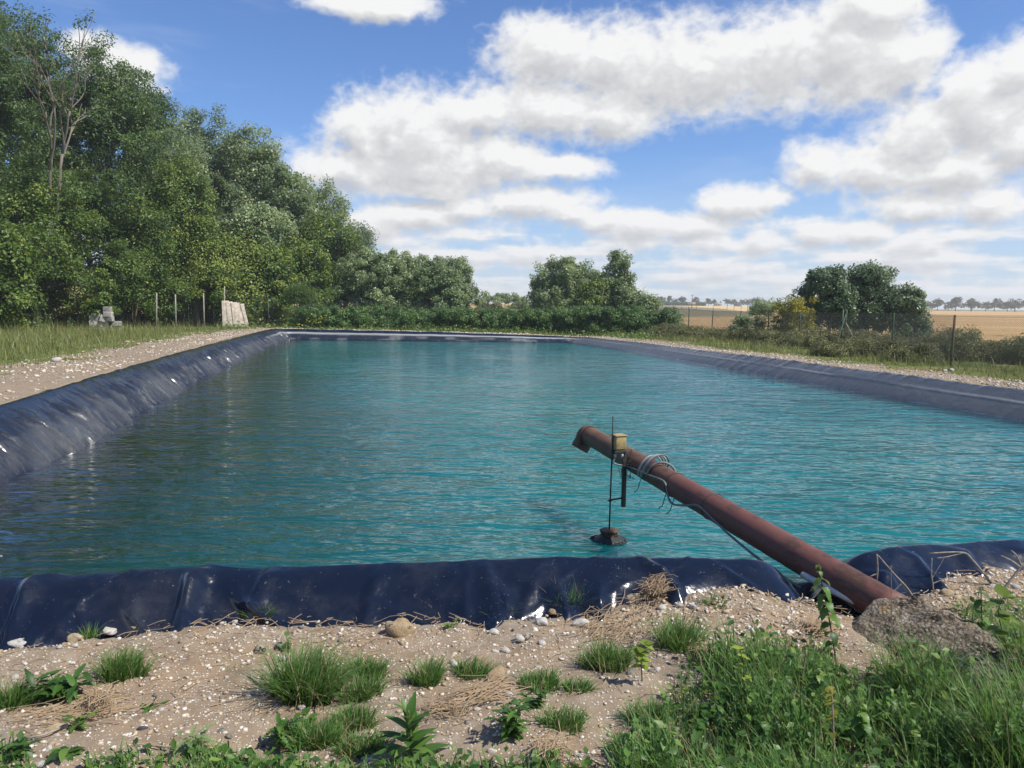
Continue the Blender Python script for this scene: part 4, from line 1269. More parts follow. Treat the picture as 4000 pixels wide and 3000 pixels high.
# ------------------------------------------------------------------ concrete blocks and planks
M_BLOCK = flat_material('pale_concrete', (.40, .37, .32), .95, .1, .3, 9, None, .5)
M_BLOCK2 = flat_material('grey_concrete', (.29, .275, .25), .95, .1, .35, 9, None, .5)
M_PLANK = flat_material('raw_planks', (.56, .47, .37), .85, .15, .28, 6)
q = at(385, 1297, 0)
bd = 41.0
sc_ = bd / F_PX
BX = [  # px offset of centre, py offset above base, w, h in px, roll, yaw, label
    (-24, 10, 34, 18, .02, .2, 'bottom left block of the pile, lying flat'), (2, 9, 28, 20, .5, .5, 'tilted block at the bottom middle of the pile'), (25, 9, 30, 22, -.1, -.3, 'block at the bottom right middle of the pile'), (54, 9, 36, 19, .06, .25, 'bottom right block, alone under a capping block'),
    (-26, 29, 38, 20, -.03, .3, 'second layer block on the left of the pile'), (3, 29, 32, 22, -.35, .6, 'big tilted block in the front middle of the pile'), (50, 28, 32, 19, .03, .3, 'block capping the lone bottom right block'),
    (-25, 48, 36, 19, .02, .15, 'third layer block on the left of the pile'), (6, 48, 22, 26, .3, .5, 'upright block in the middle of the pile'), (31, 46, 30, 20, -.05, -.1, 'third layer block below the tower on the right'),
    (-20, 62, 32, 12, .04, .2, 'thin slab lying on top of the left column'), (27, 64, 30, 20, .03, .1, 'second block from the top of the pile'), (25, 83, 28, 21, .02, .08, 'topmost concrete block of the pile')]
for i, (ox, oy, w, h, r, yw, lab) in enumerate(BX):
    V, F = box(0, 0, 0, w * sc_, .24 + .03 * (i % 3), h * sc_, .012)
    o = thing('concrete_block', 'pale concrete ' + lab, 'block', (q[0] + ox * sc_, bd - .15 + .12 * ((i * 5) % 4) * (oy < 40), gz(q[0], bd) - .02 + oy * sc_), (0, r, yw), 'stacked concrete blocks before the wood',
              mesh('concrete_block', V, F, M_BLOCK if i % 3 else M_BLOCK2))
PX = [(886, 1174, 26, .02), (905, 1178, 24, .06), (926, 1180, 22, .08), (942, 1190, 13, .12), (953, 1186, 14, .02), (966, 1196, 12, .20), (930, 1182, 16, -.02)]
for i, (px, yt, w, ln) in enumerate(PX):
    d = 46.5 + .06 * i - (.3 if i == 6 else 0) + .45 * (i == 6)
    p = atd(px, yt, d)
    g = gz(p[0], d)
    h = p[2] - g + .05
    V, F = box(0, 0, h / 2, w * d / F_PX, .045, h, .006)
    o = thing('plank', ['widest raw plank at the left end of the leaning stack', 'second raw plank from the left in the leaning stack', 'third raw plank from the left in the leaning stack', 'narrow raw plank right of the middle of the stack',
                        'narrow raw plank second from the right end of the stack', 'slanting narrow plank at the right end of the stack', 'raw plank hidden behind the others in the stack'][i], 'plank', (p[0] + ln * .4, d - .25, g - .04), (-.14, -ln, .25 + .05 * (i % 3)), 'raw planks leaning at the edge of the wood',
              mesh('plank', V, F, M_PLANK))

# ------------------------------------------------------------------ inlet pipe in its concrete bed
def pipe_material():
    m, t = new_mat('rusty_red_pipe')
    p = t.pos()
    n1, n2, n3 = t.noise(p, 1.6, 5, .6), t.noise(p, 11, 6, .7), t.noise(p, 55, 4, .7)
    far = t.ss(t.n('ShaderNodeSeparateXYZ', _in={0: p}).outputs[1], 5.6, 6.8)
    c = t.mix(n1, (.105, .040, .030), (.175, .070, .054))
    c = t.mix(t.m('MULTIPLY', t.ss(t.m('ADD', n2, t.m('MULTIPLY', far, .12)), .50, .66), t.m('MULTIPLY_ADD', far, .25, .55)), c, (.085, .058, .036))
    c = t.mix(t.m('MULTIPLY', far, t.ss(n1, .35, .65)), c, (.15, .085, .045))
    c = t.mix(t.m('MULTIPLY', t.ss(n3, .60, .75), .45), c, (.30, .19, .15))
    flake = t.noise(t.scaled(p, (1.0, .6, 2.2)), 4.5, 7, .72)
    c = t.mix(t.m('MULTIPLY', t.ss(flake, .52, .60), .75), c, (.060, .036, .024))
    c = t.mix(t.m('MULTIPLY', t.ss(flake, .62, .70), .6), c, (.20, .095, .040))
    h = t.m('MULTIPLY_ADD', n2, .6, t.m('MULTIPLY', n3, .4))
    finish(t, bsdf(t, c, .62, .35, normal=bump(t, h, .5, .006)))
    return m
M_PIPE = pipe_material()
M_BLACKEN = flat_material('dark_steel', (.030, .028, .024), .55, .4, .4, 30)
M_CABLE = flat_material('grey_cable', (.15, .155, .15), .5, .4, .25, 20)
M_CABLE_L = flat_material('pale_cable', (.36, .36, .34), .5, .4, .2, 20)
M_YELLOW = flat_material('faded_yellow_plastic', (.31, .23, .095), .6, .4, .3, 14)
M_PVC = flat_material('white_pvc', (.58, .58, .54), .45, .4, .12, 25)
A = atd(3420, 2345, 4.05)
B = atd(2300, 1700, 7.85)
PR = .095
ax = unit(B - A)
L_ = np.linalg.norm(B - A)
upv = np.array([0, 0, 1.0])
sdv = unit(np.cross(ax, upv))
upp = np.cross(sdv, ax)
pt = lambda s, a=0.0, r=PR: A + ax * s + (sdv * math.sin(a) + upp * math.cos(a)) * r   # a: angle round the pipe from its top, + to the right of the axis
pipe = thing('inlet_pipe', 'long rusty red steel pipe slanting out over the water', 'pipe', tuple(A))
mb = MB()
s_of_joint = L_ * .74
ss_ = np.linspace(-.16, L_, 60)
rr_ = PR + .0012 * np.sin(ss_ * 31) + np.where(ss_ < s_of_joint, .004, 0)
add_tube(mb, [A + ax * s - A for s in ss_], rr_, 40)
link('pipe_body', mb.mesh('pipe_body', M_PIPE, True), pipe)
# mitred elbow turned towards the water, hollow, with a cut lip
mb = MB()
dn = unit(-upv - sdv * .28)
e0 = A + ax * L_ - A
path = [e0 - ax * .01, e0 + ax * .05 - upv * .006, e0 + ax * .088 - upv * .036, e0 + ax * .100 - upv * .085 - sdv * .012, e0 + ax * .100 - upv * .165 - sdv * .060]
add_tube(mb, path, [PR * 1.005, PR * 1.03, PR * 1.02, PR * 1.0, PR * 1.0], 32, cap=False)
add_tube(mb, path[::-1], [PR * .93] * 5, 32, cap=False)
link('elbow', mb.mesh('elbow', M_PIPE, True), pipe)
# level gauge fixed on the pipe: bracket post, switch box, arm, rod, float
def px_of(P):
    P = np.asarray(P, float) - (0, 0, CAM_H)
    c, s = math.cos(PITCH), math.sin(PITCH)
    zc_ = P[1] * c - P[2] * s
    u, v = P[0] / zc_ * F_PX, (P[1] * s + P[2] * c) / zc_ * F_PX
    cr, sr = math.cos(ROLL), math.sin(ROLL)
    return 2000 + u * cr + v * sr, 1500 - (-u * sr + v * cr)
def s_at(px, a=0.0, r=0.0):
    k = np.linspace(-.3, L_ + .1, 400)
    return k[np.argmin([abs(px_of(pt(s, a, r))[0] - px) for s in k])]
sg = s_at(2440, -1.35, PR + .03)
base = pt(sg, -1.35, PR + .03)
g = thing('level_gauge', 'water level switch with post, yellow box and hanging rod fixed to the pipe', 'gauge', tuple(base))
W0 = lambda p: np.asarray(p, float) - base
top_z, bot_z = atd(2432, 1770, base[1])[2], atd(2438, 1980, base[1])[2]
V, F = box(0, 0, (top_z + bot_z) / 2 - base[2], .035, .028, top_z - bot_z, .003)
V[:, 0] = np.where(V[:, 2] < -.2, V[:, 0], V[:, 0])
V = rotz(V, .5)
link('post', mesh('post', V, F, M_BLACKEN), g)
bxz = top_z - base[2] + .02
V, F = box(0, 0, bxz - .005, .115, .085, .03, .004)
link('bracket', mesh('bracket', rotz(V, .35) + (-.055, 0, 0), F, M_BLACKEN), g)
V, F = box(0, 0, bxz + .075, .110, .095, .125, .016)
sbx = link('switch_box', mesh('switch_box', rotz(V, .35) + (-.055, 0, 0), F, M_YELLOW), g)
V, F = box(0, 0, bxz + .142, .118, .103, .014, .005)
link('cover', mesh('cover', rotz(V, .35) + (-.055, 0, 0), F, M_YELLOW), sbx)
mb = MB()
for k in (-1, 1):
    mb = MB()
    add_tube(mb, [np.array([-.055 + .03 * k, -.02, bxz - .02]), np.array([-.055 + .03 * k, -.02, bxz - .055])], .011, 8)
    link('cable_gland', mb.mesh('cable_gland', M_PVC, True), g)
rod_x = atd(2385, 1800, base[1])[0] - base[0]
rod_top = atd(2392, 1624, base[1])[2] - base[2]
ZF = ZW + .02
arm_z = atd(2400, 1948, base[1])[2] - base[2]
mb = MB()
add_tube(mb, [(0, 0, arm_z + .01), (rod_x * .5, -.01, arm_z), (rod_x, -.02, arm_z - .01)], .008, 6)
link('arm', mb.mesh('arm', M_BLACKEN, True), g)
mb = MB()
th = np.linspace(0, 2 * math.pi, 15)
add_tube(mb, np.stack([rod_x + .017 * np.cos(th), -.02 + .017 * np.sin(th), np.full(15, arm_z - .012)], 1), .006, 5, cap=False)
link('guide_ring', mb.mesh('guide_ring', M_BLACKEN, True), g)
# float with its rod slides on its own: another thing
fl_c = np.array([base[0] + rod_x + .0, base[1] - .02, ZW])
flt = thing('float', 'dark weed covered float on a long vertical rod in the water', 'float', tuple(fl_c))
FS = .56
mb = MB()
zt = base[2] + rod_top - ZW
add_tube(mb, [(0, 0, .1), (.003, 0, zt * .35), (.010, 0, zt * .7), (.012, 0, zt)], .0075, 7)
link('rod', mb.mesh('rod', M_BLACKEN, True), flt)
m, t = new_mat('weed_covered_float')
p_ = t.pos()
nz_ = t.noise(p_, 26, 5, .65)
finish(t, bsdf(t, t.ramp(nz_, [(.35, (.012, .011, .010)), (.52, (.06, .035, .016)), (.66, (.20, .09, .03))]), .6, .4, normal=bump(t, nz_, .8, .012)))
M_FLOAT = m
def rough_disc(prof, seed, k=40, jag=.1, squash=1.0):
    th = np.arange(k) / k * 2 * math.pi
    V = []
    for (r, z) in prof:
        w = 1 + jag * fbm(np.cos(th) * 2 + 5 + z * 9, np.sin(th) * 2 + seed, 3, seed)
        V.append(np.stack([r * w * np.cos(th), r * w * np.sin(th) * squash, z + .25 * jag * r * fbm(np.cos(th) * 3, np.sin(th) * 3 + r * 9, 2, seed + 3)], 1))
    V = np.array(V)
    n, kk = len(prof), k
    F = []
    for i in range(n - 1):
        for j in range(kk):
            F.append((i * kk + j, i * kk + (j + 1) % kk, (i + 1) * kk + (j + 1) % kk, (i + 1) * kk + j))
    return V.reshape(-1, 3) * (.56, .56, .72), np.array(F)
sb = 7.3 / F_PX
V, F = rough_disc([(.001, .128), (.13, .130), (.165, .126), (.158, .112), (.135, .10), (.001, .10)], 3, jag=.10)
cap_ = link('top_plate', mesh('top_plate', V, F, M_FLOAT, True), flt)
V, F = rough_disc([(.130, .105), (.140, .05), (.15, .0), (.14, -.1)], 5, jag=.05)
link('float_body', mesh('float_body', V, F, M_FLOAT, True), flt)
m, t = new_mat('black_weed')
finish(t, bsdf(t, t.mix(t.noise(t.pos(), 40, 4, .6), (.006, .007, .006), (.04, .04, .035)), .5, .5))
M_BWEED = m
V, F = rough_disc([(.145, .060), (.20, .035), (.250, .018), (.262, .006), (.24, -.004), (.001, -.02)], 9, k=56, jag=.22)
link('weed_skirt', mesh('weed_skirt', V, F, M_BWEED, True), flt)
rng = np.random.default_rng(77)
mb = MB()
for k in range(70):
    a = rng.random() * 6.28
    r0 = .115 + .03 * rng.random()
    P = np.array([(math.cos(a) * r0, math.sin(a) * r0, .012), (math.cos(a) * (r0 + .02), math.sin(a) * (r0 + .02), .008), (math.cos(a + .1) * (r0 + .03), math.sin(a + .1) * (r0 + .03), .003)])
    add_tube(mb, P, [.008, .006, .002], 4)
o = link('weed_fronds', mb.mesh('weed_fronds', M_BWEED), flt)
o['kind'] = 'stuff'
for s, rw, mt in ((s_at(2640), .010, M_BLACKEN), (s_at(2785), .009, M_BLACKEN), (s_at(2535), .006, M_BLACKEN), (L_ - .02, .010, M_PIPE)):
    th = np.linspace(0, 2 * math.pi, 37)
    mb = MB()
    add_tube(mb, [pt(s, a, PR + .004) - A for a in th], rw * .6, 6, cap=False)
    link('joint_band', mb.mesh('joint_band', mt, True), pipe)

# loose wires tied round the gauge
def smooth_path(pts, n=40):
    P = np.asarray(pts, float)
    t = np.linspace(0, len(P) - 1, n)
    i = np.clip(t.astype(int), 0, len(P) - 2)
    f = (t - i)[:, None]
    Pm, P0, P1, P2 = P[np.maximum(i - 1, 0)], P[i], P[i + 1], P[np.minimum(i + 2, len(P) - 1)]
    return .5 * (2 * P0 + (P1 - Pm) * f + (2 * Pm - 5 * P0 + 4 * P1 - P2) * f ** 2 + (3 * P0 - Pm - 3 * P1 + P2) * f ** 3)
mb = MB()
for k in range(9):
    c = pt(sg - .05 * rng.random(), -1.2 + .5 * rng.normal(), PR + .02 + .03 * rng.random())
    P = [W0(c + unit(rng.normal(0, 1, 3)) * (.03 + .09 * rng.random()) - (0, 0, .03 * j)) for j in range(5)]
    add_tube(mb, smooth_path(P, 16), .0022, 4)
for k, s in enumerate((sg - .65, sg - .78, sg - .2)):
    c = pt(s, -2.6, PR)
    P = [W0(c), W0(c + np.array([-.02, -.01, -.05])), W0(c + np.array([-.03, 0, -.10])), W0(c + np.array([-.06, 0, -.13]))]
    add_tube(mb, smooth_path(P, 10), .0035, 4)
o = link('tie_wire', mb.mesh('tie_wire', M_BLACKEN, True), g)
o['kind'] = 'stuff'
# cable: from the box, coiled over the pipe, slack along its left flank down to the bank
cb = thing('cable', 'grey cable coiled over the pipe and hanging slack along its side', 'cable', tuple(A))
mb = MB()
st = sg - .30
P = [base + (-.085, -.02, bxz - .055), base + (-.10, -.03, -.02), pt(sg - .02, -1.75, PR + .02), pt(sg - .12, -1.65, PR + .015), pt(st, -1.5, PR + .012)]
for qx, qy in ((2540, 1858), (2592, 1880), (2605, 1915), (2613, 1950), (2632, 1970), (2680, 1974), (2720, 1973), (2750, 1993), (2800, 2042), (2850, 2090), (2950, 2172), (3050, 2246), (3130, 2298)):
    P.append(atd(qx, qy, pt(s_at(qx + 18))[1] - .13))
add_tube(mb, smooth_path([p - A for p in P], 130), .0085, 8)
link('cable_run', mb.mesh('cable_run', M_CABLE, True), cb)
for k in range(4):
    th = np.linspace(-2.0, 1.7, 26)
    s0 = st + .02 - k * .022
    Q = [pt(s0 - .10 * math.sin((a + 2) / 3.7 * math.pi) * (.5 + .25 * k) + .05, a, PR + .010 + .035 * math.exp(-((a - .1) / .9) ** 2) * (1 + .4 * k)) - A for a in th]
    mb = MB()
    add_tube(mb, Q, .0075, 7)
    link('cable_coil', mb.mesh('cable_coil', M_CABLE_L if k % 2 == 0 else M_CABLE, True), cb)
mb = MB()
Q = [pt(st - .10 - .12 * (a + 1.6) / 3.0, a, PR + .012 + .02 * math.cos(a)) - A for a in np.linspace(-1.6, 1.6, 24)]
add_tube(mb, Q, .010, 8)
link('cable_coil', mb.mesh('cable_coil', M_CABLE, True), cb)
# white conduit
c0, c1 = atd(3262, 2312, 4.22), atd(3442, 2408, 3.93)
cd = thing('conduit', 'white plastic conduit pipe end lying beside the red pipe', 'conduit', tuple(c1))
mb = MB()
cdir = unit(c1 - c0)
add_tube(mb, [c0 - cdir * .25 - c1, c0 - c1, (c0 + c1) / 2 - c1 + (0, 0, .006), c1 - c1], .020, 14)
link('tube_end', mb.mesh('tube_end', M_PVC, True), cd)

# concrete bed, lichen covered
m, t = new_mat('lichen_concrete')
p_ = t.pos()
n1, n2, n3 = t.noise(p_, 3.0, 6, .65), t.noise(p_, 16, 6, .7), t.noise(p_, 70, 4, .7)
c = t.ramp(n2, [(.30, (.108, .084, .058)), (.48, (.215, .172, .122)), (.70, (.34, .29, .22))])
c = t.mix(t.ss(t.m('MULTIPLY_ADD', n3, .35, n1), .70, .80), c, (.040, .032, .024))
c = t.mix(t.m('MULTIPLY', t.ss(t.noise(p_, 5.5, 5, .7), .60, .68), t.ss(n3, .42, .55)), c, (.28, .165, .030))
c = t.mix(t.m('MULTIPLY', t.ss(t.noise(p_, 4.1, 5, .7), .57, .66), t.ss(n3, .45, .58)), c, (.44, .43, .38))
agg = t.n('ShaderNodeTexVoronoi', _in={'Vector': p_, 'Scale': 55.0})
ac = t.n('ShaderNodeSeparateColor', _in={0: agg.outputs['Color']})
c = t.mix(t.m('MULTIPLY', t.m('MULTIPLY', t.ss(agg.outputs['Distance'], .5, .3), t.ss(ac.outputs[0], .55, .65)), .6), c, (.42, .36, .28))
finish(t, bsdf(t, c, .95, .1, normal=bump(t, t.m('ADD', t.m('MULTIPLY_ADD', n3, .45, n2), t.m('MULTIPLY', agg.outputs['Distance'], -.5)), 1.0, .03)))
M_LICHEN = m
nu, nv = 90, 90
uu, vv = np.linspace(0, 1, nu), np.linspace(-1, 1, nv)
U, Vv = np.meshgrid(uu, vv, indexing='ij')
# the ridge carries on the line of the pipe; the left flank is broad and lumpy
Ld = -ax[:2] / np.linalg.norm(ax[:2])
Sd = np.array([-Ld[1], Ld[0]])
st_ = A[:2] + Ld * -.03
lenb = 1.9
nose = sstep(U, -.02, .09)
wl_b, wr_b = .40 + .12 * U, .20 + .16 * U
lat = np.where(Vv < 0, Vv * wl_b, Vv * wr_b) * (.45 + .55 * nose)
prf = np.clip(1 - np.abs(Vv) ** np.where(Vv < 0, 1.5, 2.4), 0, 1)
top = A[2] + PR - .022 + .012 * sstep(U, 0, .15) + .02 * U
hh = -.10 + (top + .10) * prf ** .85 * (.25 + .75 * nose)
xy = st_[None, None, :] + Ld * (U * lenb)[..., None] + Sd * lat[..., None]
hh = hh + (fbm(xy[..., 0] * 4, xy[..., 1] * 4, 4, 91) * .030 + fbm(xy[..., 0] * 14, xy[..., 1] * 14, 3, 92) * .020) * nose + fbm(xy[..., 0] * 40, xy[..., 1] * 40, 2, 93) * .008
BV = np.stack([xy[..., 0] + fbm(hh * 9, xy[..., 1] * 6, 3, 95) * .03, xy[..., 1] + fbm(hh * 9 + 4, xy[..., 0] * 6, 3, 97) * .03, hh], -1).reshape(-1, 3)
thing('concrete_bed', 'rounded concrete mass with lichen holding the end of the red pipe', 'concrete block', data=mesh('concrete_bed', BV, grid_faces(nu, nv), M_LICHEN, True))
# ------------------------------------------------------------------ stones on the near bank
def stone_mesh(name, seed, mat, flat=.62, lump=.28, sub_=2, el=1.0):
    import bmesh
    bm = bmesh.new()
    bmesh.ops.create_icosphere(bm, subdivisions=sub_, radius=1.0)
    r = np.random.default_rng(seed)
    pl = [(unit(r.normal(0, 1, 3)), .55 + .35 * r.random()) for _ in range(9)]
    off = r.random(3) * 20
    for v in bm.verts:
        c = np.array(v.co)
        for n, d in pl:
            k = c @ n
            if k > d:
                c = c - n * (k - d) * .8
        w = 1 + lump * float(fbm(c[0] * 1.3 + off[0] + c[2], c[1] * 1.3 + off[1], 3, seed))
        v.co = Vector((c[0] * w * el, c[1] * w, c[2] * w * flat))
    V = np.array([v.co[:] for v in bm.verts])
    F = np.array([[v.index for v in f.verts] for f in bm.faces])
    bm.free()
    return mesh(name, V, F, mat, sub_ > 2)
def stone_material(name, a, b, dark=0.0, dk=(.05, .05, .055)):
    m, t = new_mat(name)
    tc = t.n('ShaderNodeTexCoord').outputs['Object']
    n = t.noise(tc, 2.2, 5, .6)
    n2 = t.noise(tc, 11, 4, .65)
    ob = t.n('ShaderNodeObjectInfo').outputs['Random']
    c = t.mix(t.ss(n, .3, .7), a, b)
    c = t.mix(t.m('MULTIPLY', ob, .22), c, tuple(x * .7 for x in a))
    c = t.mix(t.ss(n2, .58, .75), c, tuple(x * .6 for x in a))
    if dark:
        c = t.mix(t.ss(n, .62 - dark * .2, .66 - dark * .2), c, dk)
    finish(t, bsdf(t, c, .88, .2, normal=bump(t, n2, .5, .15)))
    return m
S_WHITE = stone_material('chalk_white_stone', (.50, .46, .39), (.66, .63, .57))
S_CREAM = stone_material('cream_flint', (.42, .31, .18), (.55, .45, .30))
S_TAN = stone_material('tan_flint', (.34, .24, .13), (.48, .37, .23), .12, (.17, .13, .09))
S_GREY = stone_material('grey_flint', (.16, .145, .125), (.36, .33, .29))
S_DARK = stone_material('dark_flint', (.045, .047, .055), (.12, .12, .125))
S_FLINT = stone_material('split_flint', (.48, .40, .29), (.58, .52, .43), .55)
STONES = [  # px, py, width in px, proportion, flatness, material, label
    (1565, 2470, 118, .62, .75, S_TAN, 'large tan rounded flint, biggest stone on the gravel bank'), (1945, 2648, 98, .60, .62, S_TAN, 'knobbly brown flint lying between the grass tufts in the middle'),
    (1020, 2545, 66, .7, .6, S_FLINT, 'split flint with a dark core below the liner, left of the middle'), (1097, 2530, 58, .7, .55, S_GREY, 'grey brown stone just right of the split flint'),
    (85, 2522, 88, .4, .5, S_WHITE, 'long white chalk stone at the left edge by the liner'), (170, 2508, 82, .4, .55, S_WHITE, 'white chalk stone right of the long one at the left edge'), (298, 2500, 74, .5, .55, S_CREAM, 'cream stone at the foot of the liner on the left'), (294, 2525, 28, .8, .8, S_WHITE, 'small white stone under the cream stone on the left'),
    (530, 2455, 80, .5, .45, S_CREAM, 'flat cream slab leaning on the liner under a bright glint'), (428, 2468, 64, .45, .45, S_WHITE, 'jagged white stone left of the flat cream slab'),
    (222, 2855, 90, .6, .5, S_CREAM, 'broad cream stone at the lower left beside dry straw'), (268, 2832, 26, .7, .6, S_WHITE, 'small white stone touching the broad cream stone'), (558, 2850, 44, .5, .6, S_DARK, 'small black flint on bare soil at the lower left'),
    (1283, 2645, 50, .7, .6, S_WHITE, 'white stone in the grass right of the tallest tuft'), (1207, 2708, 44, .9, .7, S_WHITE, 'white ridged stone at the foot of the tallest tuft'), (1178, 2768, 34, .8, .7, S_WHITE, 'small white stone below the tallest tuft'), (1142, 2778, 30, .8, .7, S_TAN, 'brown pebble below the tallest tuft'),
    (2478, 2345, 62, .7, .7, S_CREAM, 'pale stone with soil on top at the liner edge in the middle'), (2160, 2398, 38, 1.0, .8, S_TAN, 'orange brown upright stone by the liner edge'), (2272, 2440, 72, .6, .6, S_WHITE, 'whitish lumpy stone below the liner, right of the middle'),
    (2708, 2480, 54, .8, .75, S_GREY, 'round grey stone at the edge of the tall grass'), (2112, 2440, 64, .45, .6, S_WHITE, 'long whitish stone left of the lumpy one'), (1932, 2476, 46, .8, .7, S_WHITE, 'white stone in the middle of the gravel'), (2030, 2500, 44, .8, .7, S_WHITE, 'white stone beside the tan and grey flint'),
    (2062, 2492, 52, .7, .6, S_FLINT, 'tan and dark split flint in the middle of the gravel'), (2118, 2518, 36, .9, .7, S_WHITE, 'small white stone right of the split flint in the middle'), (1975, 2548, 38, .8, .7, S_WHITE, 'white stone below the middle of the gravel'), (1935, 2550, 34, .8, .7, S_WHITE, 'small pale stone next to the white one below the middle'),
    (1780, 2600, 34, .9, .7, S_WHITE, 'white stone left of the small middle tuft'), (1988, 2716, 34, .9, .7, S_WHITE, 'white stone above the leafy mugwort plant'), (1865, 2774, 36, .7, .6, S_WHITE, 'white stone left of the mugwort in dry straw'), (2262, 2700, 36, .6, .5, S_WHITE, 'flat white stone right of the mugwort'),
    (1838, 2690, 32, .6, .5, S_GREY, 'flat greenish grey stone below the brown flint'), (2105, 2612, 40, .8, .6, S_WHITE, 'whitish stone right of the middle tufts'), (3330, 2300, 46, .7, .7, S_CREAM, 'cream stone on the gravel mound behind the pipe'), (3700, 2325, 52, .7, .7, S_CREAM, 'rounded cream stone on the gravel mound at right'),
    (3775, 2432, 44, .6, .6, S_WHITE, 'white stone behind the nettle on the concrete'), (3880, 2292, 36, .8, .7, S_WHITE, 'white stone at the foot of the liner at far right'), (1525, 2440, 34, .8, .7, S_CREAM, 'cream pebble behind the large tan flint'), (3965, 2300, 40, .8, .7, S_WHITE, 'white stone at the right edge by the liner')]
for i, (px, py, w, pr, fl, mt, lab) in enumerate(STONES):
    p = atg(px, py)
    r = w * .5 * p[1] / F_PX * 1.04
    o = thing('stone', lab, 'stone', (p[0], p[1], p[2] + r * fl * .35), (0, 0, .4 * math.sin(i * 2.1)), data=stone_mesh('stone', 2000 + i, mt, fl, .42, 3 if w > 60 else 2))
    o.scale = (r, r * max(pr, .6), r)
# stones one can still tell apart: pieces of the bank
rng = np.random.default_rng(2100)
pool = [stone_mesh('pebble', 2200 + k, [S_WHITE, S_CREAM, S_WHITE, S_TAN, S_WHITE, S_GREY, S_CREAM, S_WHITE][k], .62, .5, 1 if k % 2 else 2) for k in range(8)]
def bank_px(rng):
    """a spot on the near bank, denser just below the liner"""
    while True:
        px, py = rng.uniform(-100, 4050), rng.uniform(2360, 3050)
        if px > 2700 and py > 2560 and rng.random() < .85:
            continue
        return px, py
n_ = 0
while n_ < 285:
    px, py = bank_px(rng)
    w = 15 + 28 * rng.random() ** 2.6
    if 2560 < px < 3300 and py < 2520:
        w *= 1.25
    p = atg(px, py)
    if rim_dist([p[0]], [p[1]])[0][0] < (.40 - .2 * float(mound(p[0], 0))):
        continue
    r = w * .5 * p[1] / F_PX
    o = link('stone', pool[rng.integers(8)], gravel_bank, (p[0], p[1], p[2] + r * .08), (rng.normal(0, .3), rng.normal(0, .3), rng.random() * 6.3), (r * (.8 + .5 * rng.random()), r * (.7 + .3 * rng.random()), r))
    n_ += 1
# finer gravel, uncountable
def ico0():
    t_ = (1 + 5 ** .5) / 2
    V = np.array([(-1, t_, 0), (1, t_, 0), (-1, -t_, 0), (1, -t_, 0), (0, -1, t_), (0, 1, t_), (0, -1, -t_), (0, 1, -t_), (t_, 0, -1), (t_, 0, 1), (-t_, 0, -1), (-t_, 0, 1)]) / math.sqrt(1 + t_ * t_)
    F = np.array([(0, 11, 5), (0, 5, 1), (0, 1, 7), (0, 7, 10), (0, 10, 11), (1, 5, 9), (5, 11, 4), (11, 10, 2), (10, 7, 6), (7, 1, 8), (3, 9, 4), (3, 4, 2), (3, 2, 6), (3, 6, 8), (3, 8, 9), (4, 9, 5), (2, 4, 11), (6, 2, 10), (8, 6, 7), (9, 8, 1)])
    return V, F
IV, IF = ico0()
def gravel_cloud(rng, X, Y, R, sink=.0):
    n = len(X)
    Z = ground_z(X, Y)
    q = IV[None] * (1 + .28 * rng.normal(0, 1, (n, 12, 1)))
    q = q * np.stack([.75 + .5 * rng.random(n), .75 + .5 * rng.random(n), .45 + .35 * rng.random(n)], 1)[:, None, :]
    a = rng.random(n) * 6.28
    ca, sa = np.cos(a)[:, None], np.sin(a)[:, None]
    q = np.stack([q[..., 0] * ca - q[..., 1] * sa, q[..., 0] * sa + q[..., 1] * ca, q[..., 2]], -1)
    V = q * R[:, None, None] + np.stack([X, Y, Z + R * sink], 1)[:, None, :]
    F = (IF[None] + (np.arange(n) * 12)[:, None, None]).reshape(-1, 3)
    return V.reshape(-1, 3), F, np.repeat(np.clip(rng.beta(1.6, 1.3, n), 0, 1), 12)
def strip_points(rng, n, s0, s1, o0, o1, pw=1.0):
    s = rng.uniform(s0, s1, n)
    x, y, z, i_, nx_, ny_, _ = rim(s)
    o = o0 + (o1 - o0) * rng.random(n) ** pw
    return x + nx_ * o, y + ny_ * o, o
m, t = new_mat('mixed_gravel')
tn = t.attr('tint')
c = t.ramp(tn, [(0, (.22, .155, .095)), (.3, (.42, .33, .22)), (.55, (.56, .48, .36)), (1, (.70, .67, .61))])
finish(t, bsdf(t, t.mix(t.m('MULTIPLY', t.noise(t.pos(), 120, 3, .6), .4), c, (.22, .16, .10)), .9, .15))
M_MIX = m
rng = np.random.default_rng(2300)
N_ = 32000
xx = rng.uniform(-3.4, 4.4, N_)
yy = 2.35 + 2.5 * rng.random(N_) ** .85
o_, k_ = rim_dist(xx, yy)
dens = vn(xx * 1.6, yy * 1.6, 2301) * .7 + vn(xx * 6, yy * 6, 2302) * .5
ok = (o_ > .44 - .20 * mound(xx, 0)) & (rng.random(N_) < dens * 1.1) & (np.abs(xx) < yy * .72 + .1) & ~((xx > .85 + (yy - 2.4) * .42) & (yy < 3.2))
xx, yy = xx[ok], yy[ok]
mx, my, mo = strip_points(rng, 5200, _len[6] - .1, _len[11] + .2, .20, .85)
mk = (rng.random(len(mx)) < mound(mx, 0)) & (np.abs(mx - 1.9) > .12)
xx, yy = np.concatenate([xx, mx[mk]]), np.concatenate([yy, my[mk]])
R = .0032 + .0095 * rng.random(len(xx)) ** 3.0
R[-mk.sum():] *= 1.0 + .9 * rng.random(mk.sum()) ** 2
stuff('gravel', mesh('gravel', *gravel_cloud(rng, xx, yy, R)[:2], M_MIX, False, {'tint': gravel_cloud(np.random.default_rng(5), xx, yy, R)[2]}), 'fine pale gravel strewn over the near bank', 'gravel')
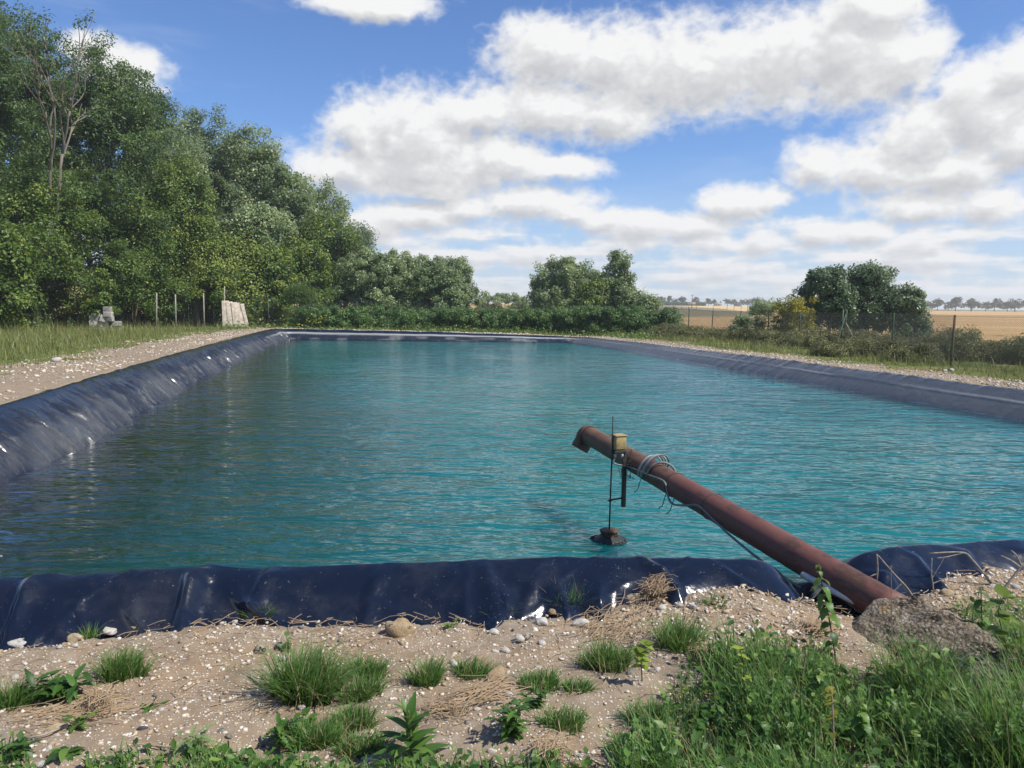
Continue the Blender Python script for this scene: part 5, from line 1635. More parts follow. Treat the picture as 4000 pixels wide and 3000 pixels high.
# rubble on the strips round the basin
rx, ry, ro = [], [], []
for n, s0, s1, o0, o1, pw, r0 in ((5500, S_NR, S_FR, .32, 1.8, 1.1, .03), (2600, S_FR, S_FL, .3, 1.6, 1, .05), (4200, S_FL, S_NL, .32, 3.4, 1.25, .035)):
    x, y, o = strip_points(rng, n, s0, s1, o0, o1, pw)
    rx.append(x); ry.append(y); ro.append(.012 + r0 * rng.random(n) ** 2.6)
rx, ry, ro = map(np.concatenate, (rx, ry, ro))
k = rng.random(len(rx)) < .35 + .8 * vn(rx * .6, ry * .6, 2310)
rx, ry, ro = rx[k], ry[k], ro[k]
V, F, T = gravel_cloud(rng, rx, ry, ro, .15)
stuff('rubble', mesh('rubble', V, F, M_MIX, False, {'tint': np.clip(T - .04, 0, 1)}), 'chalky rubble strewn along the bank strips round the basin', 'gravel')
# bigger rocks on the left strip
for i, (px, py, w, mt, lab) in enumerate([(497, 1340, 22, S_CREAM, 'cream rock standing on the left gravel strip'), (598, 1357, 20, S_WHITE, 'bright white rock on the left gravel strip'), (540, 1348, 26, S_CREAM, 'pair of pale rocks between the cream and the white one'),
                                          (222, 1412, 40, S_WHITE, 'flat white rock on the left gravel strip near the grass'), (370, 1430, 18, S_CREAM, 'cream rock halfway along the left gravel strip'), (325, 1378, 22, S_CREAM, 'long pale rock near the grass on the left strip'), (3690, 1452, 24, S_WHITE, 'white stone pair at the grass edge on the right strip'), (3715, 1450, 28, S_WHITE, 'larger white stone at the grass edge on the right strip')]):
    p = atg(px, py)
    r = w * .5 * p[1] / F_PX
    o = thing('rock', lab, 'stone', (p[0], p[1], p[2] + r * .3), (0, 0, i * 1.1), data=stone_mesh('rock', 2400 + i, mt, .6, .4, 2))
    o.scale = (r, r * .8, r)

# ------------------------------------------------------------------ grass
def blades(rng, X, Y, Zb, H, Wd, lean, ang=None, seg=3, curl=.6, tint=.5, tv=.18):
    n = len(X)
    a = rng.random(n) * 6.28 if ang is None else ang
    dx, dy = np.cos(a), np.sin(a)
    t = np.linspace(0, 1, seg + 1)[None, :]
    bend = lean[:, None] * (t * (1 - curl) + curl * t * t)
    z = H[:, None] * (t - .30 * lean[:, None] * t * t)
    px_ = X[:, None] + dx[:, None] * bend * H[:, None]
    py_ = Y[:, None] + dy[:, None] * bend * H[:, None]
    w = Wd[:, None] * np.maximum(1 - t ** 1.8, .04)
    tw = a + rng.normal(1.57, .5, n)
    wx_, wy_ = np.cos(tw)[:, None] * w * .5, np.sin(tw)[:, None] * w * .5
    L = np.stack([px_ - wx_, py_ - wy_, Zb[:, None] + z], -1)
    R = np.stack([px_ + wx_, py_ + wy_, Zb[:, None] + z], -1)
    V = np.stack([L, R], 2).reshape(n, -1, 3)
    m = (seg + 1) * 2
    f = np.array([(2 * i, 2 * i + 1, 2 * i + 3, 2 * i + 2) for i in range(seg)])
    F = (f[None] + (np.arange(n) * m)[:, None, None]).reshape(-1, 4)
    tt = np.clip(tint + rng.normal(0, tv, n)[:, None] + (t - .5) * .22, 0, 1)
    return V.reshape(-1, 3), F, np.repeat(tt, 2, axis=1).reshape(-1)
TUFT = [  # px, py of the base, half width px, height px, density, label
    (470, 2640, 88, 130, 1.0, 'upright grass tuft with thin stalks on the left of the bank'), (1185, 2735, 112, 240, 1.5, 'tallest and largest grass tuft on the gravel, left of the middle'), (1290, 2690, 60, 120, .7, 'small tuft hugging the right side of the largest tuft'),
    (1430, 2645, 76, 92, 1.0, 'low bushy tuft right of the largest one'), (1405, 2725, 78, 92, 1.0, 'low bright tuft in front of the bushy one'), (1668, 2668, 66, 120, .8, 'narrow tuft with dry stalks in the middle left'), (1835, 2636, 72, 82, .8, 'small dark tuft left of the knobbly flint'),
    (2110, 2680, 82, 76, .7, 'spreading small tuft right of the knobbly flint'), (2250, 2700, 60, 66, .6, 'tiny tuft right of the spreading one'), (2370, 2600, 100, 112, 1.1, 'thick tuft left of the young sapling'), (1375, 2830, 92, 90, .9, 'dark leafy tuft below the bright tuft'), (1235, 2905, 100, 110, 1.0, 'spiky tuft at the bottom left of the middle'),
    (1400, 2930, 92, 84, .9, 'short dense tuft at the bottom left of the broad leaved dock'), (2205, 2838, 80, 86, .8, 'tuft at the bottom right of the mugwort'), (2525, 2815, 78, 100, .8, 'tuft left of the big grass bank'), (2225, 2375, 60, 118, .45, 'sparse grey green tuft growing against the liner'),
    (1000, 2398, 66, 62, .3, 'thin grass growing against the liner on the left'), (40, 2760, 80, 130, .9, 'grass tuft cut by the left edge'), (2790, 2350, 50, 50, .3, 'tiny grass tuft at the liner edge left of the pipe'), (170, 2485, 60, 70, .25, 'thin dry grass at the liner in the left corner'), (350, 2490, 40, 76, .2, 'few grass blades at the liner right of the left corner'),
    (1960, 2400, 86, 70, .35, 'dry mixed tuft against the liner in the middle'), (2650, 2530, 80, 150, .8, 'upright grass at the left edge of the tall growth'), (2440, 2920, 70, 70, .6, 'low tuft at the bottom, left of the tall growth')]
for i, (px, py, hw, hp, dn, lab) in enumerate(TUFT):
    rng = np.random.default_rng(2500 + i)
    p = atg(px, py)
    k = p[1] / F_PX
    n = int(520 * dn * (hw / 80) ** 1.3) + 20
    rad = hw * k * .95
    rr, aa = rad * np.sqrt(rng.random(n)), rng.random(n) * 6.28
    rr = rr * (.62 + .75 * vn(np.cos(aa) * 1.6 + i * 3.1, np.sin(aa) * 1.6 + 7, 2540))
    X, Y = rr * np.cos(aa), rr * np.sin(aa) * .7
    Zb = ground_z(X + p[0], Y + p[1]) - p[2] - .01
    H = hp * k * 1.0 * (.35 + .75 * rng.random(n))
    out = np.where(rng.random(n) < .45, rng.normal(.5, .6, n), np.arctan2(Y, X) + rng.normal(0, .8, n))
    X2 = .4 * np.sin(X * 60 + i) 
    V, F, T = blades(rng, X, Y, Zb, H, .0042 + .0035 * rng.random(n), np.clip(.25 + .9 * rr / rad * rng.random(n) + .15 * rng.normal(0, 1, n), .02, 1.3), out, 4, .7, .48, .16)
    mb = MB().add(V, F, T)
    nd = max(4, n // 10)
    dry = blades(rng, rng.normal(0, rad * .6, nd), rng.normal(0, rad * .45, nd), np.full(nd, -.01), hp * k * (.5 + .8 * rng.random(nd)), np.full(nd, .003), .2 + .9 * rng.random(nd), None, 3, .6, .6, .2)
    t_ = thing('grass_tuft', lab, 'grass tuft', tuple(p), group='grass tufts on the near bank')
    link('green_blades', mb.mesh('green_blades', L_GRASS), t_)['kind'] = 'stuff'
    link('dry_blades', MB().add(*dry).mesh('dry_blades', L_STRAW), t_)['kind'] = 'stuff'
# tall mixed grass filling the lower right corner and the bottom left rim
rng = np.random.default_rng(2600)
mb, DRY, HERB = MB(), [], []
def px_field(rng, poly, n):
    poly = np.array(poly, float)
    out = []
    while len(out) < n:
        q = rng.uniform(poly.min(0), poly.max(0), (n * 2, 2))
        out += list(q[in_poly(q[:, 0], q[:, 1], poly)])
    out = np.array(out[:n])
    P = np.array([at(a_, b_, 0.0) for a_, b_ in out])
    return P[:, 0], P[:, 1], out
for poly, n, h0, h1, tn in (([(2620, 2700), (2720, 2580), (3060, 2520), (3350, 2640), (3330, 2760), (3700, 2880), (4150, 2700), (4200, 3250), (2350, 3250), (2430, 3000)], 11000, .05, .24, .36), ([(3550, 2900), (3800, 2840), (4150, 2560), (4150, 3250), (3500, 3250)], 4500, .14, .38, .46), ([(2900, 2560), (3250, 2560), (3330, 2720), (3000, 2760)], 1500, .10, .26, .50), ([(3330, 2700), (3560, 2640), (3800, 2700), (3800, 2900), (3330, 2900)], 2600, .10, .26, .44), ([(3700, 2420), (4050, 2380), (4100, 2600), (3900, 2600)], 500, .05, .16, .5),
                            ([(350, 2990), (640, 2930), (900, 2960), (1050, 2975), (1800, 3010), (2300, 3010), (2300, 3200), (250, 3200)], 4500, .04, .12, .48), ([(-60, 2900), (100, 2960), (180, 3050), (-60, 3150)], 220, .03, .10, .45)):
    X, Y, q = px_field(rng, poly, n)
    cl = vn(X * 4, Y * 4, 2601)
    k = rng.random(n) < .15 + 1.1 * cl
    X, Y, cl = X[k], Y[k], cl[k]
    n = len(X)
    H = (h0 + (h1 - h0) * rng.random(n) ** 1.3) * (.45 + 1.0 * cl)
    dryk = rng.random(n) < .10
    if dryk.any():
        DRY.append(blades(rng, X[dryk], Y[dryk], ground_z(X[dryk], Y[dryk]) - .01, H[dryk] * 1.15, np.full(dryk.sum(), .003), .2 + .6 * rng.random(dryk.sum()), None, 4, .6, .55, .2))
    lk = rng.random(n) < .45
    Zl = ground_z(X[lk], Y[lk]) + H[lk] * rng.random(lk.sum()) * .9
    HERB.append(leaves(rng, np.stack([X[lk], Y[lk], Zl], 1), np.tile((0, -.2, .9), (lk.sum(), 1)), .038, np.clip(.45 + rng.normal(0, .22, lk.sum()), 0, 1), .6, .2, .5))
    mb.add(*blades(rng, X, Y, ground_z(X, Y) - .01, H, .004 + .0045 * rng.random(n), np.clip(.3 + .35 * rng.random(n) + .2 * rng.normal(0, 1, n), .02, 1.2), rng.normal(2.6, 1.5, n), 4, .7, tn, .20))
stuff('meadow_grass', mb.mesh('meadow_grass', L_GRASS), 'tall wild grass filling the lower right corner and bottom rim', 'grass')
mb = MB()
for d_ in DRY:
    mb.add(*d_)
stuff('dry_grass', mb.mesh('dry_grass', L_STRAW), 'dry straw coloured blades standing among the tall wild grass', 'grass')
mb = MB()
for d_ in HERB:
    mb.add(*d_)
stuff('ground_herbs', mb.mesh('ground_herbs', L_WEED), 'small leafy herbs growing through the tall wild grass', 'herbs')
# grass and herbs on the verges
mb = MB()
for n, s0, s1, o0, o1, h0, h1, tn, pw in ((16000, S_NR - 2, S_FR, 1.45, 5.2, .08, .40, .50, 1.0), (6500, S_FR - 1, S_FL + 3, 1.2, 4.6, .08, .45, .48, .9), (26000, S_FL - 1, S_NL, 2.4, 14.0, .06, .36, .54, 1.2), (14000, S_FL - 3, S_FL + 22, 4.0, 14, .25, .75, .68, 1.0), (5000, S_FL, S_NL, .9, 4.2, .03, .13, .45, 1), (900, S_NR, S_FR, .9, 2.2, .03, .12, .45, 1)):
    x, y, o = strip_points(rng, n, s0, s1, o0, o1, pw)
    cl = vn(x * .7, y * .7, 2602) * .6 + vn(x * 2.3, y * 2.3, 2603) * .4
    k = (rng.random(n) < .1 + 1.3 * cl) & (np.abs(x) < y * .78 + 3) & (y > 5)
    x, y, cl, o = x[k], y[k], cl[k], o[k]
    n = len(x)
    H = (h0 + (h1 - h0) * rng.random(n) ** 1.5) * (.5 + cl) * (.45 + .55 * sstep(o, o0, o0 + 2.2))
    mb.add(*blades(rng, x, y, ground_z(x, y) - .02, H, .012 + .016 * rng.random(n), .1 + .6 * rng.random(n), None, 2, .6, tn, .20))
stuff('verge_grass', mb.mesh('verge_grass', L_MEADOW), 'yellow green grass on the verges round the basin', 'grass')
# low leafy herbs at the foot of the far hedge, with yellow flowers
mb, fl = MB(), MB()
x, y, o = strip_points(rng, 5200, S_FR - 3, S_FL + 1, 1.5, 3.6)
h = .08 + .45 * rng.random(len(x)) * sstep(o, 1.3, 2.8)
V, F, T = leaves(rng, np.stack([x, y, ground_z(x, y) + h * rng.random(len(x))], 1), np.tile((0, -.4, .8), (len(x), 1)), .13, np.clip(.55 + rng.normal(0, .2, len(x)), 0, 1))
stuff('verge_herbs', mesh('verge_herbs', V, F, L_FIELD_MAPLE, False, {'tint': T}), 'leafy herbs between the far gravel strip and the hedge', 'herbs')
pts_ = [atd(px + rng.normal(0, 22), py + rng.normal(0, 7), 46.2) for px, py, c in ((1225, 1254, 26), (1270, 1240, 14), (2440, 1282, 8), (1150, 1262, 8)) for _ in range(c)]
P = np.array(pts_)
V, F, T = leaves(rng, P, np.tile((0, -.7, .6), (len(P), 1)), .11, np.clip(.5 + rng.normal(0, .2, len(P)), 0, 1), .9)
stuff('yellow_flowers', mesh('yellow_flowers', V, F, L_YELLOW, False, {'tint': T}), 'small yellow flowers among the herbs on the far bank', 'flowers')

# ------------------------------------------------------------------ straw litter
rng = np.random.default_rng(2700)
def straws(rng, X, Y, L, Wd, ang, lift=.006, bow=.25):
    n = len(X)
    t = np.linspace(-.5, .5, 4)[None, :]
    b = bow * rng.normal(0, 1, n)[:, None] * (t * t * 4 - .5)
    ca, sa = np.cos(ang)[:, None], np.sin(ang)[:, None]
    u, v = t * L[:, None], b * L[:, None] * .35
    px_, py_ = X[:, None] + u * ca - v * sa, Y[:, None] + u * sa + v * ca
    z = ground_z(px_.ravel(), py_.ravel()).reshape(px_.shape) + lift * (.3 + 1.4 * rng.random((n, 1))) + (rng.random((n, 1)) * .25 * L[:, None]) * (t + .5) * (rng.random((n, 1)) < .25)
    w = Wd[:, None] * .5
    V = np.stack([np.stack([px_ + sa * w, py_ - ca * w, z], -1), np.stack([px_ - sa * w, py_ + ca * w, z + .0015], -1)], 2).reshape(n, -1, 3)
    f = np.array([(2 * i, 2 * i + 1, 2 * i + 3, 2 * i + 2) for i in range(3)])
    F = (f[None] + (np.arange(n) * 8)[:, None, None]).reshape(-1, 4)
    return V.reshape(-1, 3), F, np.repeat(np.clip(.45 + rng.normal(0, .22, n), 0, 1), 8)
N_ = 9000
xx, yy = rng.uniform(-3.3, 3.8, N_), rng.uniform(2.35, 4.5, N_)
o_, _ = rim_dist(xx, yy)
ok = (o_ > .36 - .18 * mound(xx, 0)) & (rng.random(N_) < .06 + 1.25 * np.clip(vn(xx * 2.2, yy * 2.2, 2701) - .28, 0, 1) + .35 * (1 - sstep(o_, .35, .7))) & (np.abs(xx) < yy * .72)
xx, yy = xx[ok], yy[ok]
n = len(xx)
stuff('straw_litter', MB().add(*straws(rng, xx, yy, .03 + .13 * rng.random(n) ** 2, .0018 + .0018 * rng.random(n), rng.normal(.25, .9, n))).mesh('straw_litter', L_STRAW), 'dry straw and stalks littering the near bank', 'straw')
for i, (px, py, hw, n, a0, sp, L0, hh, lab) in enumerate([(2560, 2345, 60, 260, 1.0, 1.4, .10, .06, 'brown matted root clod at the liner edge left of the pipe'), (1740, 2775, 90, 150, -.4, 1.2, .10, .02, 'curl of dry straw right of the broad leaved dock'), (310, 2785, 170, 110, .35, .4, .22, .015, 'long bundle of dry stalks on the left of the bank'),
                                                          (390, 2770, 50, 70, 2.2, .4, .14, .05, 'criss cross bunch of dry straw at the end of the long bundle'), (2150, 2960, 80, 70, 1.0, .8, .13, .04, 'upright fan of dry straw at the bottom centre'), (1900, 2720, 120, 120, .3, .35, .20, .02, 'dry stalks lying across the soil above the mugwort'), (2750, 2560, 60, 150, .8, 1.0, .10, .03, 'flattened dry grass beside the tall growth'),
                                                          (3190, 2470, 60, 110, .8, .5, .16, .04, 'tan dry straw lying against the concrete'), (160, 2480, 90, 110, .3, 1.0, .10, .03, 'heap of dry grass at the liner in the left corner'), (2420, 2470, 170, 150, .6, .8, .16, .03, 'dry stalks on the soil right of the pale stones')]):
    p = atg(px, py)
    k = p[1] / F_PX
    X, Y = p[0] + rng.normal(0, hw * k * .5, n), p[1] + rng.normal(0, hw * k * .45, n)
    V, F, T = straws(rng, X, Y, L0 * (.3 + .9 * rng.random(n)), .0014 + .0022 * rng.random(n), rng.normal(a0, sp, n), hh, .4)
    t_ = thing('straw_clump', lab, 'straw', tuple(p))
    o = link('stalks', mesh('stalks', V - p, F, L_STRAW, False, {'tint': np.clip(T - (.3 if i == 0 else 0), 0, 1)}), t_)
    o['kind'] = 'stuff'

# ------------------------------------------------------------------ weeds with real leaves
def leaf_shape(L, W, curl=.5, fold=.25, n=7, teeth=0.0, lobe=0.0, base=.12, tipw=1.0):
    """one broad leaf along +x, midrib on the axis"""
    t = np.linspace(0, 1, n * 2 + 1 if teeth or lobe else n + 1)
    w = np.sin(np.clip(t, 0, 1) ** (.75 * tipw) * math.pi) ** .85 + base * (1 - t)
    if teeth:
        w = w * (1 + teeth * np.where(np.arange(len(t)) % 2, .5, -.5))
    if lobe:
        w = w * (1 - lobe * (np.arange(len(t)) % 2))
    w[-1] = 0.02
    x, z = t * L, -curl * L * t * t * .6
    x = x - curl * curl * L * .15 * t ** 3
    mid = np.stack([x, 0 * t, z], 1)
    l = np.stack([x - .04 * L * w * (teeth > 0), W * .5 * w, z + fold * W * .5 * w], 1)
    r = l * (1, -1, 1)
    m = len(t)
    V = np.concatenate([l, mid, r])
    i = np.arange(m - 1)
    F = np.concatenate([np.stack([i, i + 1, m + i + 1, m + i], 1), np.stack([m + i, m + i + 1, 2 * m + i + 1, 2 * m + i], 1)])[:, ::-1]
    return V, F
def place(V, yaw, pitch, roll, P):
    cp, sp = math.cos(pitch), math.sin(pitch)
    cr, sr = math.cos(roll), math.sin(roll)
    V = np.stack([V[:, 0], V[:, 1] * cr - V[:, 2] * sr, V[:, 1] * sr + V[:, 2] * cr], 1)
    V = np.stack([V[:, 0] * cp - V[:, 2] * sp, V[:, 1], V[:, 0] * sp + V[:, 2] * cp], 1)
    return rotz(V, yaw) + P
M_STEM_G = flat_material('green_stem', (.085, .11, .035), .6, .3, .3, 30)
M_STEM_R = flat_material('reddish_stem', (.13, .065, .04), .6, .3, .3, 30)
M_STEM_D = flat_material('dead_stem', (.30, .24, .17), .85, .15, .35, 40)
M_TWIG = flat_material('grey_twig', (.27, .235, .19), .85, .15, .35, 40)

def weed(name, label, cat, p, stem, lv, lmat, smat, group=None, sr=.004):
    """stem: list of points relative to p; lv: list of (pos, yaw, pitch, L, W, kwargs, tint). every leaf that shows large is a part"""
    t = thing(name, label, cat, tuple(p), group=group)
    if stem is not None:
        mb = MB()
        for S_ in (stem if isinstance(stem[0], (list, np.ndarray)) and np.ndim(stem[0]) == 2 else [stem]):
            S_ = smooth_path(S_, 12) if len(S_) > 2 else np.array(S_)
            add_tube(mb, S_, np.linspace(sr, sr * .5, len(S_)), 6)
        link('stem', mb.mesh('stem', smat, True), t)
    for (q, yaw, pit, L, W_, kw, tn) in lv:
        V, F = leaf_shape(L, W_, **kw)
        V = place(V, yaw, pit, 0.0, np.asarray(q, float))
        link('leaf', mesh('leaf', V, F, lmat, True, {'tint': np.full(len(V), tn)}), t)
    return t
def nettle(rng, h, lean, nl=9, L0=.055):
    a = rng.random() * 6.28
    top = np.array([lean[0], lean[1], h])
    stem = [np.zeros(3), top * .35 + (0, 0, .02), top * .7, top]
    S_ = smooth_path(stem, 40)
    lv = []
    for i in range(nl):
        f = .22 + .76 * i / (nl - 1)
        q = S_[int(f * 39)]
        yaw = a + (i % 2) * 1.57 + rng.normal(0, .2)
        L = L0 * (1.15 - .75 * abs(f - .55)) * (1 if f < .9 else .55)
        for k in (0, math.pi):
            lv.append((q, yaw + k, rng.normal(-.25, .25), L * (.85 + .3 * rng.random()), L * .62, dict(curl=.8, fold=.3, teeth=.28, n=6), float(np.clip(.42 + .3 * (f - .5) + rng.normal(0, .12), 0, 1))))
    return stem, lv
NET = [(3268, 2600, 400, -.10, 11, .062, 'tall nettle with drooping leaves standing in front of the red pipe'), (3838, 2560, 270, -.02, 9, .055, 'dark nettle growing by the concrete at the right'), (3085, 2900, 190, .0, 8, .05, 'nettle in front of the dead stem'), (2960, 2985, 190, .02, 8, .05, 'nettle at the bottom below the yellow green bramble'),
       (3380, 2960, 200, -.02, 8, .052, 'nettle at the bottom right of the dead yellow leaved stem'), (2700, 2960, 150, .03, 7, .048, 'small nettle at the bottom left of the tall growth'), (3180, 2780, 160, .02, 8, .05, 'nettle beneath the tall one, left of the concrete'), (3560, 2990, 180, .0, 8, .05, 'nettle in the grass at the bottom right'), (2820, 2900, 130, .0, 7, .046, 'small nettle between tufts under the bramble shoot'),
       (2610, 3000, 130, .0, 7, .05, 'nettle at the bottom edge right of the centre'), (2440, 2990, 120, .0, 7, .045, 'short nettle at the bottom edge near the straw fan'), (3010, 2800, 150, .01, 7, .048, 'nettle between the bramble shoot and the dead stems'), (3720, 2960, 170, .0, 8, .052, 'nettle under the wild grass at the right corner'), (3480, 2840, 150, .0, 7, .048, 'nettle at the foot of the concrete')]
for i, (px, py, hp, ln, nl, L0, lab) in enumerate(NET):
    rng = np.random.default_rng(2800 + i)
    p = atg(px, min(py, 3000))
    k = p[1] / F_PX
    st_, lv = nettle(rng, hp * k * 1.05, (ln, .02), nl, L0)
    weed('nettle', lab, 'nettle', p, st_, lv, L_WEED, M_STEM_R if i == 0 else M_STEM_G, 'nettles in the tall growth')
# broad leaved dock
rng = np.random.default_rng(2830)
p = atg(1600, 2975)
k = p[1] / F_PX
H_ = 235 * k
lv = []
for i in range(26):
    f = i / 25
    z = H_ * (.04 + .80 * f)
    yaw = i * 2.4 + rng.normal(0, .25)
    L = (.135 - .055 * f) * (.85 + .3 * rng.random())
    lv.append(((.004 * math.cos(yaw), .004 * math.sin(yaw), z), yaw, .35 + .75 * f + rng.normal(0, .12), L, L * .30, dict(curl=.55, fold=.25, n=7, base=.3), float(np.clip(.52 + rng.normal(0, .13), 0, 1))))
weed('dock_plant', 'bright green broad leaved plant standing upright at the bottom centre left', 'weed', p, [np.zeros(3), np.array([.004, 0, H_ * .5]), np.array([-.004, 0, H_ * .95])], lv, L_WEED, M_STEM_G, sr=.006)
# mugwort, several leafy stems
def bushy(px, py, hw, hp, n_st, per, L0, Wf, lab, name, cat, seed, kw, tn=.45, mat=None):
    rng = np.random.default_rng(seed)
    p = atg(px, py)
    k = p[1] / F_PX
    stems, lv = [], []
    for s in range(n_st):
        a = rng.random() * 6.28
        r = hw * k * (.25 + .75 * rng.random())
        top = np.array([math.cos(a) * r, math.sin(a) * r * .7, hp * k * (.55 + .5 * rng.random())])
        S_ = [np.zeros(3), top * (.4, .4, .55), top]
        stems.append(np.array(S_))
        Sp = smooth_path(S_, 20)
        for j in range(per):
            f = .2 + .8 * j / max(1, per - 1)
            lv.append((Sp[int(f * 19)], a + j * 2.3 + rng.normal(0, .4), .15 + rng.normal(0, .35), L0 * (.7 + .6 * rng.random()), L0 * Wf, kw, float(np.clip(tn + rng.normal(0, .13), 0, 1))))
    return weed(name, lab, cat, p, stems, lv, mat or L_WEED, M_STEM_G, sr=.0028)
bushy(2010, 2880, 105, 150, 9, 9, .055, .42, 'bushy dark green mugwort in the middle of the bank', 'mugwort', 'weed', 2840, dict(curl=.4, fold=.2, lobe=.45, n=5), .40)
bushy(2090, 2760, 80, 60, 6, 6, .04, .5, 'low leafy weed just above the mugwort', 'leafy_weed', 'weed', 2841, dict(curl=.4, fold=.2, lobe=.3, n=5), .42)
bushy(250, 2715, 140, 90, 12, 6, .085, .36, 'dark leafy dandelion like weed on the left of the bank', 'leafy_weed', 'weed', 2842, dict(curl=.6, fold=.3, lobe=.28, n=6), .36)
bushy(310, 2850, 44, 60, 4, 4, .05, .34, 'small weed right of the broad cream stone', 'leafy_weed', 'weed', 2843, dict(curl=.5, fold=.25, n=6), .48)
bushy(270, 2955, 60, 44, 4, 4, .055, .5, 'flat rosette weed at the lower left', 'leafy_weed', 'weed', 2844, dict(curl=.6, fold=.2, n=6), .42)
bushy(560, 2775, 70, 22, 4, 4, .06, .3, 'flat green weed lying on the gravel at left', 'leafy_weed', 'weed', 2845, dict(curl=.2, fold=.2, n=6), .46)
bushy(1110, 2910, 90, 110, 6, 8, .065, .36, 'spiny thistle left of the spiky tuft', 'thistle', 'weed', 2846, dict(curl=.5, fold=.4, lobe=.6, n=6), .40)
bushy(760, 2925, 60, 60, 4, 6, .075, .32, 'grey green thistle rosette at the bottom left', 'thistle', 'weed', 2847, dict(curl=.5, fold=.4, lobe=.6, n=6), .62, L_POPLAR)
bushy(1195, 2830, 34, 50, 3, 4, .04, .8, 'small round leaved weed above the spiky tuft', 'leafy_weed', 'weed', 2848, dict(curl=.4, fold=.2, n=6), .55)
bushy(60, 2960, 90, 60, 6, 5, .05, .45, 'low dark weed at the left bottom corner', 'leafy_weed', 'weed', 2849, dict(curl=.5, fold=.2, lobe=.3, n=6), .38)
bushy(1130, 2540, 30, 60, 3, 3, .035, .7, 'little weed behind the largest tuft', 'leafy_weed', 'weed', 2850, dict(curl=.4, fold=.2, n=6), .58)
bushy(1755, 2450, 50, 30, 4, 6, .025, .5, 'tiny feathery yellow green weed below the liner', 'leafy_weed', 'weed', 2851, dict(curl=.4, fold=.2, lobe=.5, n=5), .72)
for i, (px, py, hw, hp, n_, lab) in enumerate([(2900, 2760, 110, 110, 9, 'leafy weed under the yellow green bramble shoot'), (3120, 2700, 100, 120, 9, 'leafy weed left of the dead yellow leaved stem'), (3250, 2900, 120, 110, 10, 'leafy weed at the bottom right of the middle'), (3460, 2740, 100, 90, 8, 'leafy weed at the front foot of the concrete'),
                                               (2750, 2810, 90, 80, 8, 'leafy weed left of the bramble shoot'), (3650, 2900, 120, 120, 9, 'leafy weed in the grass right of the centre bottom'), (2540, 2930, 90, 70, 8, 'leafy weed at the bottom edge right of the straw fan'), (3900, 2780, 110, 120, 9, 'leafy weed beneath the wild grass at the right edge')]):
    bushy(px, py, hw, hp, n_, 7, .045, .48, lab, 'leafy_weed', 'weed', 2860 + i, dict(curl=.5, fold=.25, teeth=.2, n=5), .36 + .04 * (i % 3))
# young sapling and bramble shoots with pale leaves
def shoot(px0, py0, pts, lab, name, cat, seed, L0, mat, tn, smat, trio=True, sr=.003):
    rng = np.random.default_rng(seed)
    p = atg(px0, py0)
    stem = [np.zeros(3)] + [atd(a_, b_, p[1] - .01 * j) - p for j, (a_, b_) in enumerate(pts)]
    S_ = smooth_path(stem, 40)
    lv = []
    n = max(3, len(pts) + 2)
    for i in range(n):
        f = .35 + .65 * i / (n - 1)
        q = S_[int(f * 39)]
        y0 = rng.random() * 6.28
        for k in ((-.9, 0, .9) if trio else (0, 2.6)):
            lv.append((q, y0 + k, rng.normal(.15, .2), L0 * (.8 + .4 * rng.random()), L0 * .72, dict(curl=.45, fold=.15, teeth=.12, n=6), float(np.clip(tn + rng.normal(0, .12), 0, 1))))
    return weed(name, lab, cat, p, stem, lv, mat, smat, sr=sr)
shoot(2508, 2660, [(2505, 2600), (2500, 2545), (2520, 2520)], 'young sapling with lime green leaves right of the thick tuft', 'sapling', 'sapling', 2880, .05, L_LIME, .45, M_STEM_G)
shoot(2915, 2800, [(2910, 2690), (2905, 2600), (2890, 2535)], 'bramble shoot with yellow green leaves above the tall growth', 'bramble_shoot', 'bramble', 2881, .035, L_LIME, .75, M_STEM_G)
shoot(3960, 2700, [(3930, 2520), (3900, 2400), (3920, 2330)], 'bramble with large light green leaves at the right edge', 'bramble_shoot', 'bramble', 2882, .075, L_LIME, .25, M_STEM_G)
shoot(4010, 2640, [(3990, 2540), (3960, 2450)], 'bramble leaves low at the right edge behind the concrete', 'bramble_shoot', 'bramble', 2883, .08, L_LIME, .2, M_STEM_G)
shoot(3980, 2990, [(3970, 2930), (3930, 2890)], 'big leaved bramble in the lower right corner', 'bramble_shoot', 'bramble', 2884, .075, L_WEED, .62, M_STEM_G)
shoot(3800, 2990, [(3790, 2930), (3760, 2880), (3740, 2800)], 'bramble with palmate leaves left of the corner one', 'bramble_shoot', 'bramble', 2885, .06, L_WEED, .66, M_STEM_G)
shoot(3260, 3000, [(3255, 2860), (3250, 2740), (3245, 2690)], 'dying stem with curled yellow leaves in the tall growth', 'dying_weed', 'weed', 2886, .03, L_YELLOW, .35, M_STEM_D, False, .005)
